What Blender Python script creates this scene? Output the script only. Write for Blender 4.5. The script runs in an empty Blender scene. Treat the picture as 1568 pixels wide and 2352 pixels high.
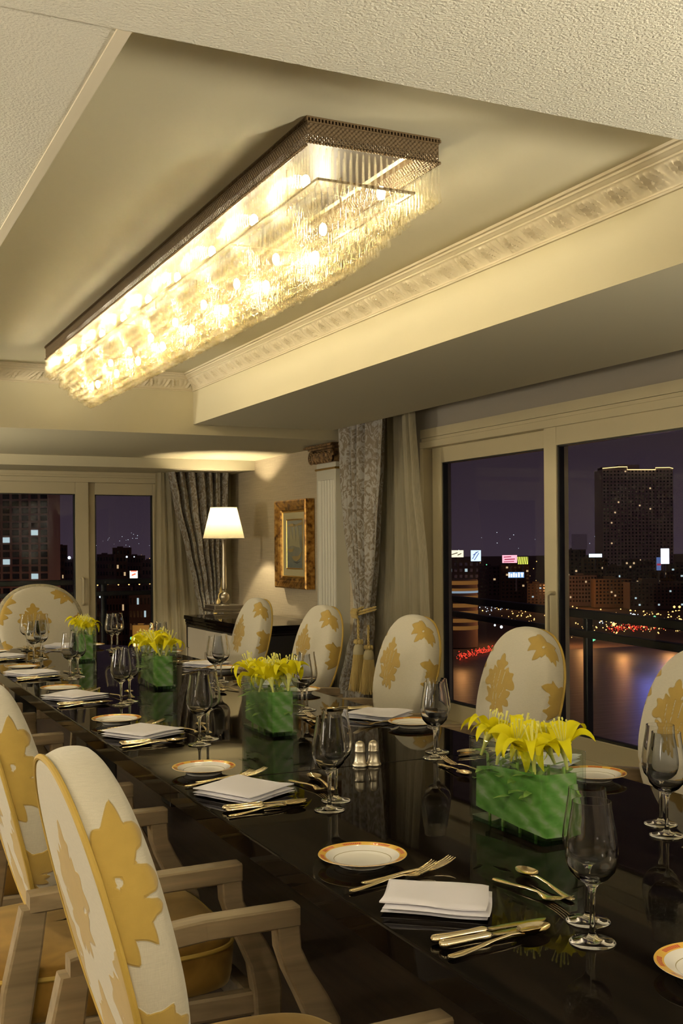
import bpy, math, random
import numpy as np
from mathutils import Vector, Matrix
random.seed(7)
S = bpy.context.scene
COL = S.collection
PI = math.pi
R = math.radians

# ------------------------------------------------------------------ camera
F_PX, YAW, ROLL, HY, CZ = 2539.97, .445436, -.00725, 1254.86, 1.365
W_PX, H_PX = 1568, 2352
fwd = Vector((math.sin(YAW), math.cos(YAW), 0)); rgt = Vector((math.cos(YAW), -math.sin(YAW), 0)); upv = Vector((0, 0, 1))
Rv = rgt*math.cos(ROLL)+upv*math.sin(ROLL); Uv = -rgt*math.sin(ROLL)+upv*math.cos(ROLL)
CAM = Vector((0, 0, CZ))
def at(x, y, axis, v):
    d = fwd+Rv*((x-W_PX/2)/F_PX)-Uv*((y-HY)/F_PX)
    return CAM+d*((v-CAM[axis])/d[axis])
def proj(p):
    d = Vector(p)-CAM; z = d.dot(fwd)
    return W_PX/2+F_PX*d.dot(Rv)/z, HY-F_PX*d.dot(Uv)/z, z
def inframe(p, m=0):
    x, y, z = proj(p)
    return z > 0 and -m < x < W_PX+m and -m < y < H_PX+m
cd = bpy.data.cameras.new('camera'); cam = bpy.data.objects.new('camera', cd); COL.objects.link(cam)
cam.matrix_world = Matrix(((Rv.x, Uv.x, -fwd.x, 0), (Rv.y, Uv.y, -fwd.y, 0), (Rv.z, Uv.z, -fwd.z, CZ), (0, 0, 0, 1)))
cd.sensor_fit = 'VERTICAL'; cd.sensor_height = 36; cd.lens = 36*F_PX/H_PX
cd.shift_y = (HY-H_PX/2)/H_PX
cd.clip_start = .05; cd.clip_end = 9000
S.camera = cam

# ------------------------------------------------------------------ helpers
def link(o, parent=None):
    COL.objects.link(o)
    if parent is not None: o.parent = parent
    return o
def tag(o, label=None, cat=None, group=None, kind=None):
    if label: o['label'] = label
    if cat: o['category'] = cat
    if group: o['group'] = group
    if kind: o['kind'] = kind
    return o
def thing(name, label, cat, loc=(0, 0, 0), rz=0, group=None):
    o = bpy.data.objects.new(name, None); o.empty_display_size = .1
    o.location = loc; o.rotation_euler = (0, 0, rz)
    link(o); return tag(o, label, cat, group)
class MB:
    def __init__(s): s.v = []; s.f = []
    def add(s, vs, fs):
        n = len(s.v); s.v += [tuple(v) for v in vs]; s.f += [tuple(i+n for i in f) for f in fs]; return s
    def box(s, x0, x1, y0, y1, z0, z1):
        v = [(x, y, z) for z in (z0, z1) for y in (y0, y1) for x in (x0, x1)]
        return s.add(v, [(0, 2, 3, 1), (4, 5, 7, 6), (0, 1, 5, 4), (2, 6, 7, 3), (0, 4, 6, 2), (1, 3, 7, 5)])
    def loft(s, rings, cap=True, closed=False):
        n = len(rings[0]); vs = [p for r in rings for p in r]; fs = []
        m = len(rings)
        for i in range(m if closed else m-1):
            j = (i+1) % m
            for k in range(n):
                l = (k+1) % n
                fs.append((i*n+k, i*n+l, j*n+l, j*n+k))
        if cap and not closed:
            fs.append(tuple(range(n-1, -1, -1))); fs.append(tuple((m-1)*n+k for k in range(n)))
        return s.add(vs, fs)
    def bar(s, st, ch=.25):           # st: (centre, half vector a, half vector b), chamfered rectangle section
        rings = []
        for c, a, b in st:
            c, a, b = Vector(c), Vector(a), Vector(b); k = 1-ch
            rings.append([c+a*p+b*q for p, q in ((1, k), (k, 1), (-k, 1), (-1, k), (-1, -k), (-k, -1), (k, -1), (1, -k))])
        return s.loft(rings)
    def tube(s, pts, r, n=8, closed=False):
        pts = [Vector(p) for p in pts]; m = len(pts); rings = []
        rad = r if hasattr(r, '__len__') else [r]*m
        prev = None
        for i, p in enumerate(pts):
            a = pts[(i-1) % m] if (closed or i > 0) else p
            b = pts[(i+1) % m] if (closed or i < m-1) else p
            t = (b-a).normalized()
            if prev is None:
                u = t.orthogonal().normalized()
            else:
                u = (prev-t*prev.dot(t))
                u = u.normalized() if u.length > 1e-6 else t.orthogonal().normalized()
            prev = u; w = t.cross(u)
            rings.append([p+(u*math.cos(2*PI*k/n)+w*math.sin(2*PI*k/n))*rad[i] for k in range(n)])
        return s.loft(rings, closed=closed)
    def lathe(s, prof, n=24, c=(0, 0, 0), capb=True, capt=True):
        rings = [[(c[0]+r*math.cos(2*PI*k/n), c[1]+r*math.sin(2*PI*k/n), c[2]+z) for k in range(n)] for r, z in prof]
        m = len(rings); vs = [p for r in rings for p in r]; fs = []
        for i in range(m-1):
            for k in range(n):
                l = (k+1) % n; fs.append((i*n+k, i*n+l, (i+1)*n+l, (i+1)*n+k))
        if capb: fs.append(tuple(range(n-1, -1, -1)))
        if capt: fs.append(tuple((m-1)*n+k for k in range(n)))
        return s.add(vs, fs)
    def sphere(s, c, r, n=8, m=6, sz=1):
        return s.lathe([(max(r*math.sin(PI*i/m), r*.02), -r*sz*math.cos(PI*i/m)) for i in range(m+1)], n, c)
    def grid(s, fn, nu, nv, wrapu=False):
        vs = [fn(i/(nu if wrapu else nu-1), j/(nv-1)) for j in range(nv) for i in range(nu)]; fs = []
        for j in range(nv-1):
            for i in range(nu if wrapu else nu-1):
                k = (i+1) % nu; fs.append((j*nu+i, j*nu+k, (j+1)*nu+k, (j+1)*nu+i))
        return s.add(vs, fs)
    def mesh(s, name, mat, smooth=True, ang=40):
        me = bpy.data.meshes.new(name); me.from_pydata(s.v, [], s.f); me.update()
        if mat: me.materials.append(mat)
        if smooth:
            me.polygons.foreach_set('use_smooth', [True]*len(me.polygons))
            if ang: me.set_sharp_from_angle(angle=R(ang))
        return me
    def build(s, name, mat, parent=None, smooth=True, ang=40, loc=None):
        o = bpy.data.objects.new(name, s.mesh(name, mat, smooth, ang))
        if loc: o.location = loc
        return link(o, parent)
def copy_tree(o, parent=None):
    c = o.copy(); COL.objects.link(c)
    if parent is not None: c.parent = parent
    for ch in list(o.children): copy_tree(ch, c)
    return c
def bevel(o, w=.004, seg=2):
    m = o.modifiers.new('bevel', 'BEVEL'); m.width = w; m.segments = seg; m.limit_method = 'ANGLE'; m.angle_limit = R(35)
    return o

# ------------------------------------------------------------------ materials
class NT:
    def __init__(s, name):
        s.m = bpy.data.materials.new(name); s.m.use_nodes = True; s.t = s.m.node_tree; s.t.nodes.clear()
        s.out = s.n('ShaderNodeOutputMaterial')
    def n(s, ty, **kw):
        nd = s.t.nodes.new(ty)
        for k, v in kw.items():
            if k.startswith('i_'):
                key = k[2:]; key = int(key) if key.isdigit() else key.replace('_', ' ')
                s.set(nd.inputs[key], v)
            else: setattr(nd, k, v)
        return nd
    def set(s, sock, v):
        if isinstance(v, bpy.types.NodeSocket): s.t.links.new(v, sock)
        elif isinstance(v, bpy.types.Node): s.t.links.new(v.outputs[0], sock)
        else:
            if hasattr(sock, 'default_value') and hasattr(sock.default_value, '__len__') and len(sock.default_value) == 4 and len(v) == 3: v = (*v, 1)
            sock.default_value = v
    def math(s, op, a, b=0., c=None):
        nd = s.n('ShaderNodeMath', operation=op); s.set(nd.inputs[0], a); s.set(nd.inputs[1], b)
        if c is not None: s.set(nd.inputs[2], c)
        return nd.outputs[0]
    def mix(s, f, a, b):
        nd = s.n('ShaderNodeMix', data_type='RGBA'); s.set(nd.inputs[0], f); s.set(nd.inputs[6], a); s.set(nd.inputs[7], b); return nd.outputs[2]
    def ramp(s, f, stops, interp='LINEAR'):
        nd = s.n('ShaderNodeValToRGB'); cr = nd.color_ramp; cr.interpolation = interp
        while len(cr.elements) < len(stops): cr.elements.new(.5)
        for e, (p, c) in zip(cr.elements, stops): e.position = p; e.color = (*c, 1) if len(c) == 3 else c
        s.set(nd.inputs[0], f); return nd.outputs[0]
    def noise(s, scale, detail=2, vec=None, rough=.5, dist=0):
        nd = s.n('ShaderNodeTexNoise'); nd.inputs['Scale'].default_value = scale; nd.inputs['Detail'].default_value = detail
        nd.inputs['Roughness'].default_value = rough; nd.inputs['Distortion'].default_value = dist
        if vec is not None: s.set(nd.inputs['Vector'], vec)
        return nd.outputs[0]
    def obj(s): return s.n('ShaderNodeTexCoord').outputs['Object']
    def mapping(s, vec, scale=(1, 1, 1), rot=(0, 0, 0), loc=(0, 0, 0)):
        nd = s.n('ShaderNodeMapping'); s.set(nd.inputs[0], vec); nd.inputs['Scale'].default_value = scale; nd.inputs['Rotation'].default_value = rot; nd.inputs['Location'].default_value = loc
        return nd.outputs[0]
    def bump(s, h, st=.3, d=.01):
        nd = s.n('ShaderNodeBump'); nd.inputs['Strength'].default_value = st; nd.inputs['Distance'].default_value = d; s.set(nd.inputs['Height'], h); return nd.outputs[0]
    def pbsdf(s, **kw):
        nd = s.n('ShaderNodeBsdfPrincipled')
        for k, v in kw.items(): s.set(nd.inputs[k.replace('_', ' ')], v)
        return nd
    def done(s, sh):
        s.t.links.new(sh.outputs[0] if isinstance(sh, bpy.types.Node) else sh, s.out.inputs[0]); return s.m
def pm(name, col, rough=.5, metal=0., spec=.5, **kw):
    t = NT(name); return t.done(t.pbsdf(Base_Color=(*col, 1), Roughness=rough, Metallic=metal, Specular_IOR_Level=spec, **kw))
def emis(name, col, st):
    t = NT(name); return t.done(t.n('ShaderNodeEmission', i_Color=(*col, 1), i_Strength=st))

M = {}
def plaster(name, col, scale, st, dist=.004, rough=.85):
    t = NT(name); h = t.noise(scale, 3, t.obj())
    return t.done(t.pbsdf(Base_Color=(*col, 1), Roughness=rough, Specular_IOR_Level=.2, Normal=t.bump(h, st, dist)))
CREAM = (.645, .585, .41)
M['paint'] = plaster('cream_paint', CREAM, 60, .05)
M['plaster'] = plaster('textured_plaster', (.66, .62, .5), 165, .7, .006)
M['ornament'] = pm('moulded_plaster', (.68, .60, .44), .6, spec=.3)
t = NT('woven_wallcovering')
v = t.obj(); w1 = t.noise(1, 2, t.mapping(v, (3, 3, 260))); w2 = t.noise(1, 2, t.mapping(v, (60, 60, 30)))
c = t.ramp(t.math('ADD', t.math('MULTIPLY', w1, .7), t.math('MULTIPLY', w2, .3)), [(.3, (.50, .42, .29)), (.7, (.66, .57, .42))])
M['wallcover'] = t.done(t.pbsdf(Base_Color=c, Roughness=.8, Specular_IOR_Level=.25, Normal=t.bump(w1, .15, .002)))
M['frame'] = pm('cream_window_frame', (.60, .53, .36), .45, spec=.4)
M['gasket'] = pm('black_gasket', (.01, .012, .013), .4)
M['pelmet'] = pm('grey_pelmet', (.33, .30, .26), .8)
t = NT('dark_wood_floor')
g = t.noise(1, 4, t.mapping(t.obj(), (40, 2, 1)))
M['floor'] = t.done(t.pbsdf(Base_Color=t.ramp(g, [(.3, (.02, .014, .01)), (.7, (.055, .035, .022))]), Roughness=.45))
t = NT('black_lacquer')
g = t.noise(1, 4, t.mapping(t.obj(), (28, .9, 1)), dist=.4)
fc = t.n('ShaderNodeLayerWeight', i_Blend=.5).outputs['Facing']
w_ = t.math('ADD', t.math('MULTIPLY', t.math('POWER', fc, 7.5), .92), .006)
base_ = t.n('ShaderNodeBsdfDiffuse', i_Color=t.ramp(g, [(.35, (.0022, .0019, .0018)), (.72, (.009, .0065, .0045))]))
M['lacquer'] = t.done(t.n('ShaderNodeMixShader', i_0=w_, i_1=base_.outputs[0], i_2=t.n('ShaderNodeBsdfGlossy', i_Roughness=.025, i_Color=(1, .98, .95)).outputs[0]))
M['lacquer_edge'] = pm('dark_lacquer_edge', (.020, .013, .008), .12)
M['black'] = pm('black_wood', (.006, .006, .006), .3)
# chair fabric : SDF of the damask figures is stored on the vertices
def fabric(name, ground, fig, sheen=.3):
    t = NT(name)
    a = t.n('ShaderNodeAttribute', attribute_name='figure').outputs['Fac']
    v = t.obj()
    wx = t.noise(1, 1, t.mapping(v, (900, 900, 60))); wz = t.noise(1, 1, t.mapping(v, (60, 60, 900)))
    wv = t.math('ADD', t.math('MULTIPLY', wx, .5), t.math('MULTIPLY', wz, .5))
    blot = t.noise(40, 3, v)
    gcol = t.mix(t.math('MULTIPLY', t.math('SUBTRACT', wv, .3), 1.6), tuple(c*.78 for c in ground), ground)
    fcol = t.mix(blot, tuple(c*.8 for c in fig), fig)
    mask = t.n('ShaderNodeMapRange', i_0=a, i_1=-.0006, i_2=.0006, i_3=0., i_4=1.).outputs[0]
    edge = t.n('ShaderNodeMapRange', i_0=t.math('ABSOLUTE', a), i_1=.0, i_2=.0022, i_3=0.0, i_4=1.).outputs[0]
    col = t.mix(mask, gcol, fcol)
    h = t.math('ADD', t.math('MULTIPLY', t.n('ShaderNodeMapRange', i_0=a, i_1=-.002, i_2=.003, i_3=0., i_4=1.).outputs[0], 1.), t.math('MULTIPLY', wv, .12))
    return t.done(t.pbsdf(Base_Color=col, Roughness=.85, Specular_IOR_Level=.15, Sheen_Weight=sheen, Sheen_Roughness=.5, Normal=t.bump(h, .6, .004)))
M['chair_fabric'] = fabric('linen_with_velvet_damask', (.60, .56, .45), (.40, .27, .062))
t = NT('gold_velvet'); b = t.noise(9, 3, t.obj(), dist=1.)
M['velvet'] = t.done(t.pbsdf(Base_Color=t.ramp(b, [(.3, (.11, .055, .008)), (.7, (.20, .11, .02))]), Roughness=.7, Sheen_Weight=.35, Sheen_Tint=(1, .75, .35, 1), Specular_IOR_Level=.1))
M['piping'] = pm('gold_piping', (.40, .27, .05), .7)
def wood(name, c0, c1, sc=(30, 30, 3), rough=.45):
    t = NT(name); g = t.noise(1, 4, t.mapping(t.obj(), sc), dist=.6)
    return t.done(t.pbsdf(Base_Color=t.ramp(g, [(.3, c0), (.7, c1)]), Roughness=rough, Specular_IOR_Level=.3))
M['oak'] = wood('limed_oak', (.16, .12, .068), (.25, .185, .108), (4, 40, 40))
M['silver'] = pm('silver_plate', (.86, .74, .50), .16, 1.)
M['pewter'] = pm('brushed_nickel', (.50, .45, .35), .34, 1.)
M['napkin'] = pm('white_linen', (.80, .78, .84), .8, spec=.2, Sheen_Weight=.1)
# gold and red rimmed china
t = NT('rimmed_china')
v = t.obj(); sx = t.n('ShaderNodeSeparateXYZ'); t.set(sx.inputs[0], v)
rad = t.math('SQRT', t.math('ADD', t.math('POWER', sx.outputs[0], 2.), t.math('POWER', sx.outputs[1], 2.)))
an = t.math('ARCTAN2', sx.outputs[1], sx.outputs[0])
dash = t.math('GREATER_THAN', t.math('SINE', t.math('MULTIPLY', an, 8.)), -.35)
fine = t.math('GREATER_THAN', t.math('SINE', t.math('MULTIPLY', an, 130.)), -.3)
white = (.84, .82, .76); gold = (.70, .42, .07); red = (.42, .055, .02)
ring = lambda a, b: t.math('MULTIPLY', t.math('GREATER_THAN', rad, a), t.math('LESS_THAN', rad, b))
c = t.mix(ring(.0705, .0845), white, gold)
c = t.mix(t.math('MULTIPLY', t.math('MULTIPLY', ring(.0732, .0805), dash), t.math('ADD', t.math('MULTIPLY', fine, .5), .5)), c, red)
c = t.mix(ring(.0540, .0552), c, (.32, .28, .16))
M['china'] = t.done(t.pbsdf(Base_Color=c, Roughness=.12))
t = NT('clear_glass'); M['glass'] = t.done(t.n('ShaderNodeBsdfGlass', i_Roughness=0., i_IOR=1.32, i_Color=(1., 1., 1.)))
def thin(name, col, base, gain, rough=.01, ior=1.5, edge=0.):
    t = NT(name)
    fc = t.n('ShaderNodeLayerWeight', i_Blend=.5).outputs['Facing']
    r0 = ((ior-1)/(ior+1))**2
    f = t.math('ADD', t.math('MULTIPLY', t.math('ADD', t.math('MULTIPLY', t.math('POWER', fc, 5.), 1-r0), r0), gain), base)
    return t.done(t.n('ShaderNodeMixShader', i_0=f, i_1=t.n('ShaderNodeBsdfTransparent', i_Color=t.mix(t.math('MULTIPLY', t.math('POWER', fc, 3.), edge), col, (.34, .50, .43))).outputs[0], i_2=t.n('ShaderNodeBsdfGlossy', i_Roughness=rough, i_Color=(1, 1, 1)).outputs[0]))
M['pane'] = thin('window_glass', (.95, .96, .97), .0, .5, .004)
M['vase'] = thin('vase_glass', (.95, .98, .96), .004, .9, .01, 1.5, .8)
M['vase_edge'] = thin('vase_glass_base', (.55, .72, .64), .06, 1.1, .01)
M['water'] = thin('water', (.93, .97, .92), .02, 1., .01, 1.33)
# crystal drops : partly clear, partly light-catching
t = NT('crystal')
fc = t.n('ShaderNodeLayerWeight', i_Blend=.5).outputs['Facing']
edge = t.math('POWER', fc, 1.6)
fr = t.math('ADD', t.math('MULTIPLY', t.math('POWER', fc, 4.), .6), .05)
tint = t.mix(edge, (1., .99, .95), (.80, .73, .56))
glow = t.n('ShaderNodeMixShader', i_0=.4, i_1=t.n('ShaderNodeBsdfTranslucent', i_Color=(1, .95, .76)).outputs[0], i_2=t.n('ShaderNodeBsdfDiffuse', i_Color=(1, .95, .76)).outputs[0])
inner = t.n('ShaderNodeMixShader', i_0=.085, i_1=t.n('ShaderNodeBsdfTransparent', i_Color=tint).outputs[0], i_2=glow.outputs[0])
M['crystal'] = t.done(t.n('ShaderNodeMixShader', i_0=fr, i_1=inner.outputs[0], i_2=t.n('ShaderNodeBsdfGlossy', i_Roughness=.16, i_Color=(1, .97, .86)).outputs[0]))
# pierced bronze band
t = NT('pierced_bronze')
sx = t.n('ShaderNodeSeparateXYZ'); t.set(sx.inputs[0], t.obj())
al = t.math('ADD', sx.outputs[0], sx.outputs[1])
hole = t.math('MULTIPLY', t.math('SINE', t.math('MULTIPLY', al, 420.)), t.math('SINE', t.math('MULTIPLY', sx.outputs[2], 420.)))
low = t.math('LESS_THAN', sx.outputs[2], -.050)
msk = t.math('MULTIPLY', t.math('GREATER_THAN', hole, .18), low)
br = t.pbsdf(Base_Color=(.17, .115, .06, 1), Metallic=.4, Roughness=.5, Normal=t.bump(hole, .9, .004))
M['bronze'] = t.done(t.n('ShaderNodeMixShader', i_0=msk, i_1=br.outputs[0], i_2=t.n('ShaderNodeBsdfTransparent').outputs[0]))
M['bronze_solid'] = pm('bronze', (.15, .10, .05), .45, .7)
M['plate'] = pm('dark_bronze_plate', (.03, .022, .014), .45, .5)
M['bulb'] = emis('lit_bulb', (1, .87, .60), 345)
# curtains
def damask(name, c0, c1):
    t = NT(name); v = t.obj()
    n1 = t.noise(15, 3, t.mapping(v, (1, 1, .75)), .55, 3.2)
    m = t.n('ShaderNodeMapRange', i_0=n1, i_1=.47, i_2=.53, i_3=0., i_4=1.).outputs[0]
    st = t.noise(1, 1, t.mapping(v, (300, 300, 6)))
    c = t.mix(m, t.mix(st, tuple(x*.7 for x in c0), c0), t.mix(st, tuple(x*.85 for x in c1), c1))
    return t.done(t.pbsdf(Base_Color=c, Roughness=.55, Specular_IOR_Level=.3, Sheen_Weight=.3))
M['damask'] = damask('silver_damask', (.21, .17, .12), (.37, .355, .33))
t = NT('sheer_voile')
st = t.noise(1, 2, t.mapping(t.obj(), (160, 160, 3)))
a = t.n('ShaderNodeMixShader', i_0=.45, i_1=t.n('ShaderNodeBsdfDiffuse', i_Color=(.62, .57, .42)).outputs[0], i_2=t.n('ShaderNodeBsdfTranslucent', i_Color=(.62, .57, .42)).outputs[0])
M['sheer'] = t.done(t.n('ShaderNodeMixShader', i_0=t.math('MULTIPLY', st, .45), i_1=a.outputs[0], i_2=t.n('ShaderNodeBsdfTransparent').outputs[0]))
M['cord'] = pm('gold_silk', (.62, .47, .17), .45, Sheen_Weight=.4)
M['tassel_head'] = pm('cream_silk', (.60, .54, .36), .6)
t = NT('lamp_shade_cloth')
M['shade'] = t.done(t.n('ShaderNodeMixShader', i_0=.6, i_1=t.n('ShaderNodeBsdfDiffuse', i_Color=(.35, .31, .21)).outputs[0], i_2=t.n('ShaderNodeBsdfTranslucent', i_Color=(.19, .17, .11)).outputs[0]))
M['white'] = pm('white_gloss_paint', (.68, .66, .57), .35)
t = NT('antique_gilding'); n = t.noise(22, 4, t.obj())
M['gilt'] = t.done(t.pbsdf(Base_Color=t.ramp(n, [(.35, (.10, .04, .008)), (.5, (.36, .18, .035)), (.72, (.62, .38, .10))]), Metallic=.6, Roughness=.35))
M['gold'] = pm('gold_leaf', (.72, .48, .14), .3, .9)
t = NT('aged_bronze'); n = t.noise(35, 4, t.obj())
M['capital'] = t.done(t.pbsdf(Base_Color=t.ramp(n, [(.35, (.07, .04, .02)), (.7, (.40, .25, .11))]), Metallic=.45, Roughness=.45))
M['champagne'] = pm('champagne_lacquer', (.74, .68, .58), .35)
M['liner'] = pm('picture_liner', (.56, .50, .30), .7)
t = NT('petal_yellow')
M['petal'] = t.done(t.n('ShaderNodeMixShader', i_0=.3, i_1=t.pbsdf(Base_Color=(.95, .87, .015, 1), Roughness=.5, Specular_IOR_Level=.2).outputs[0], i_2=t.n('ShaderNodeBsdfTranslucent', i_Color=(.95, .85, .02)).outputs[0]))
M['stamen'] = pm('stamen', (.80, .78, .22), .5)
M['stem'] = pm('stem_green', (.25, .42, .08), .5)
t = NT('broad_leaf')
v = t.obj(); wob = t.noise(9, 3, v, dist=.8)
sx = t.n('ShaderNodeTexWave', i_Scale=9., i_Distortion=2.2, i_Detail=2., i_Detail_Scale=1.2); t.set(sx.inputs[0], t.mapping(v, (1, 1, 1.5), (0, R(35), R(20))))
nz = t.noise(20, 4, t.mapping(v, (1, 1, 2.5), (0, R(35), R(20))), dist=.6)
c = t.ramp(t.math('ADD', t.math('ADD', t.math('MULTIPLY', sx.outputs[1], .15), t.math('MULTIPLY', nz, .47)), t.math('MULTIPLY', wob, .48)), [(.36, (.035, .16, .02)), (.48, (.11, .34, .045)), (.60, (.24, .46, .12)), (.72, (.50, .60, .42))])
M['leaf'] = t.done(t.n('ShaderNodeMixShader', i_0=.25, i_1=t.pbsdf(Base_Color=c, Roughness=.35).outputs[0], i_2=t.n('ShaderNodeBsdfTranslucent', i_Color=(.3, .5, .1)).outputs[0]))

# ------------------------------------------------------------------ the room
T = .76                                   # table top
ZS, ZT, ZB = 2.28, 2.643, 2.205           # soffit, tray ceiling, far beam
XL, XR, YN, YF = .50, 2.56, 1.91, 7.905   # tray opening
XO = 3.70                                 # outer edge of the window soffit
XW, XG = 3.95, 4.05                       # painting wall, window wall
YB = 10.95                                # far window wall
def struct(name, mb, mat, smooth=False):
    o = mb.build(name, mat, None, smooth); o['kind'] = 'structure'; return o
struct('floor', MB().box(-2.6, 4.3, -4.1, 11.3, -.05, 0), M['floor'])
c = MB()
c.box(XL-.08, XR+.12, YN-.12, YF+.1, ZT, ZT+.05)
struct('ceiling', c, M['paint'])
c = MB().box(-2.6, 4.3, -4.1, YN, ZS-.008, ZS+.42)
struct('ceiling', c, M['plaster'])
c = MB().box(-2.6, XL, YN, YF, ZS, ZS+.42)
struct('ceiling', c, M['plaster'])
c = MB().box(XR, XO, YN, YF, ZS, ZS+.42)
struct('ceiling', c, M['paint'])
struct('ceiling', MB().box(XO, 4.3, YN, YF, ZS+.16, ZS+.42), M['paint'])           # curtain recess
struct('ceiling', MB().box(-2.6, XW+.3, YF, 8.75, ZB, ZS+.42), M['paint'])          # far beam
struct('ceiling', MB().box(-2.6, XW+.3, 8.75, 11.3, ZB+.012, ZS+.42), M['paint'])
struct('ceiling', MB().box(-2.6, XW, 10.25, 10.62, 2.122, ZB+.012), M['paint'])      # stepped pelmet
b = MB(); b.box(-2.6, XW, 10.62, YB+.2, 2.122, ZB+.012)
struct('ceiling', b, M['paint'])
# bead along the left soffit edge
struct('trim_1', MB().box(XL-.012, XL+.014, YN, YF, ZS-.004, ZS+.05), M['ornament'])
# walls
struct('wall_left', MB().box(-2.75, -2.6, -4.1, 11.3, 0, 2.7), M['wallcover'])
struct('wall_near', MB().box(-2.6, 4.3, -4.25, -4.1, 0, 2.7), M['wallcover'])
struct('wall_right', MB().box(XW, XW+.3, 7.9, 11.3, 0, 2.3), M['wallcover'])
w = MB()
w.box(XG, XG+.25, 7.1, 7.9, 0, 2.45); w.box(XG, XG+.25, -4.1, 1.0, 0, 2.45); w.box(XG, XG+.25, 1.0, 7.1, 2.215, 2.45)
struct('wall_right', w, M['pelmet'])
w = MB(); w.box(-2.6, .2, YB, YB+.3, 0, 2.2); w.box(.2, 3.95, YB, YB+.3, 2.06, 2.2); w.box(3.3, 3.95, YB, YB+.3, 0, 2.06)
struct('wall_back', w, M['frame'])

# egg-and-leaf crown moulding : relief on a cove
def crown(name, p0, p1, inward, miter=(0, 0)):
    p0, p1 = Vector(p0), Vector(p1); L = (p1-p0).length; d = (p1-p0)/L; inw = Vector(inward)
    prof = [(0., -.120), (.010, -.120), (.012, -.113), (.006, -.108), (.006, -.102)]
    n_c = 18
    for i in range(n_c+1):
        a = i/n_c; prof.append((.008+.052*a**1.5, -.100+.062*a**.75))
    prof += [(.066, -.036), (.066, -.029), (.074, -.026), (.078, -.020), (.086, -.018), (.088, -.010), (.100, -.009), (.104, 0)]
    per = .165; ns = int(L/per*20); vs = []; fs = []; npf = len(prof)
    for s in range(ns+1):
        y = L*s/ns; u = (y/per) % 1.0
        for k, (ox, oz) in enumerate(prof):
            h = 0
            if 5 <= k <= 5+n_c:
                tt = (k-5)/n_c
                uc = .5+.30*(tt-.4)
                dd = abs(((u-uc+.5) % 1)-.5)
                lob = .55+.45*math.cos(dd*34+tt*4)
                h = .022*max(0, 1-(dd/.46)**2)*lob*(math.sin(PI*min(1, tt*1.05))**.5)
                dd2 = abs(((u-uc+1.0) % 1)-.5)
                h += .012*max(0, 1-(dd2/.13)**2)*math.sin(PI*tt)
            k0 = miter[0]*ox; k1 = miter[1]*ox
            yy = k0+(L-k0-k1)*s/ns
            vs.append(p0+d*yy+inw*(ox+h*.75)+Vector((0, 0, oz-h*.6)))
    for s in range(ns):
        for k in range(npf-1):
            a = s*npf+k; fs.append((a, a+1, a+npf+1, a+npf))
    o = MB().add(vs, fs).build(name, M['ornament'], None, True, 50); o['kind'] = 'structure'; return o
crown('trim_2', (XR, YN-.1, ZT), (XR, YF, ZT), (-1, 0, 0), (0, 1))
crown('trim_3', (XL, YF, ZT), (XR, YF, ZT), (0, -1, 0), (1, 1))

# ------------------------------------------------------------------ windows
def window(name, to, spans, head, sill, sash, meet, handle_at, outer):
    """to(a, d, z): a along the wall, d depth outwards"""
    root = thing(name, None, None); root['kind'] = 'structure'
    def B(mb, a0, a1, d0, d1, z0, z1):
        vs = [to(a, d, z) for z in (z0, z1) for d in (d0, d1) for a in (a0, a1)]
        mb.add(vs, [(0, 2, 3, 1), (4, 5, 7, 6), (0, 1, 5, 4), (2, 6, 7, 3), (0, 4, 6, 2), (1, 3, 7, 5)])
    f = MB(); a0, a1 = outer
    B(f, a0, a1, -.03, .16, head, head+.05); B(f, a0, a1, -.015, .16, head+.05, head+.075)
    B(f, a0, a0+.05, -.03, .16, sill-.06, head); B(f, a1-.05, a1, -.03, .16, sill-.06, head)
    B(f, a0+.05, a1-.05, -.03, .16, sill-.06, sill)
    bevel(f.build('window_frame', M['frame'], root, False), .004)
    for (s0, s1, d) in spans:
        sm = MB(); w = sash
        B(sm, s0+w, s1-w, d, d+.06, head-w*.9, head); B(sm, s0+w, s1-w, d, d+.06, sill, sill+w)
        B(sm, s0, s0+w, d, d+.06, sill, head); B(sm, s1-w, s1, d, d+.06, sill, head)
        so = bevel(sm.build('sash', M['frame'], root, False), .004)
        gk = MB(); g0, g1, z0, z1 = s0+w, s1-w, sill+w, head-w*.9
        for q in ((g0, g0+.014, z0, z1), (g1-.014, g1, z0, z1), (g0, g1, z0, z0+.014), (g0, g1, z1-.008, z1)):
            B(gk, q[0], q[1], d+.012, d+.05, q[2], q[3])
        gk.build('gasket', M['gasket'], so, False)
        gl = MB(); gl.add([to(g0, d+.03, z0), to(g1, d+.03, z0), to(g1, d+.03, z1), to(g0, d+.03, z1)], [(0, 1, 2, 3)])
        gl.build('pane', M['pane'], so, False)
    ha, hd, hz0, hz1, wd = handle_at
    hm = MB()
    P = lambda a, d, z: Vector(to(a, d, z))
    hm.tube([P(ha, hd, hz1), P(ha, hd-.035, hz1), P(ha+wd*.2, hd-.05, hz1-.012), P(ha+wd*.2, hd-.05, hz0+.012), P(ha, hd-.035, hz0), P(ha, hd, hz0)], .014, 10)
    hm.build('handle', M['frame'], root)
    return root
# right wall: a runs towards -Y (so the first leaf is the far one)
toR = lambda a, d, z: (XG+d, a, z)
window('window_1', toR, [(5.465, 7.0, .03), (3.62, 5.56, -.025), (1.1, 3.64, .03)], 2.075, .12, .125, None, (5.46, -.025, .785, 1.075, .02), (1.02, 7.08))
toB = lambda a, d, z: (a, YB+d, z)
window('window_2', toB, [(.3, 2.455, -.02), (2.40, 3.25, .035)], 2.015, .12, .13, None, (2.385, -.02, .815, 1.07, .02), (.2, 3.3))
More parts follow.
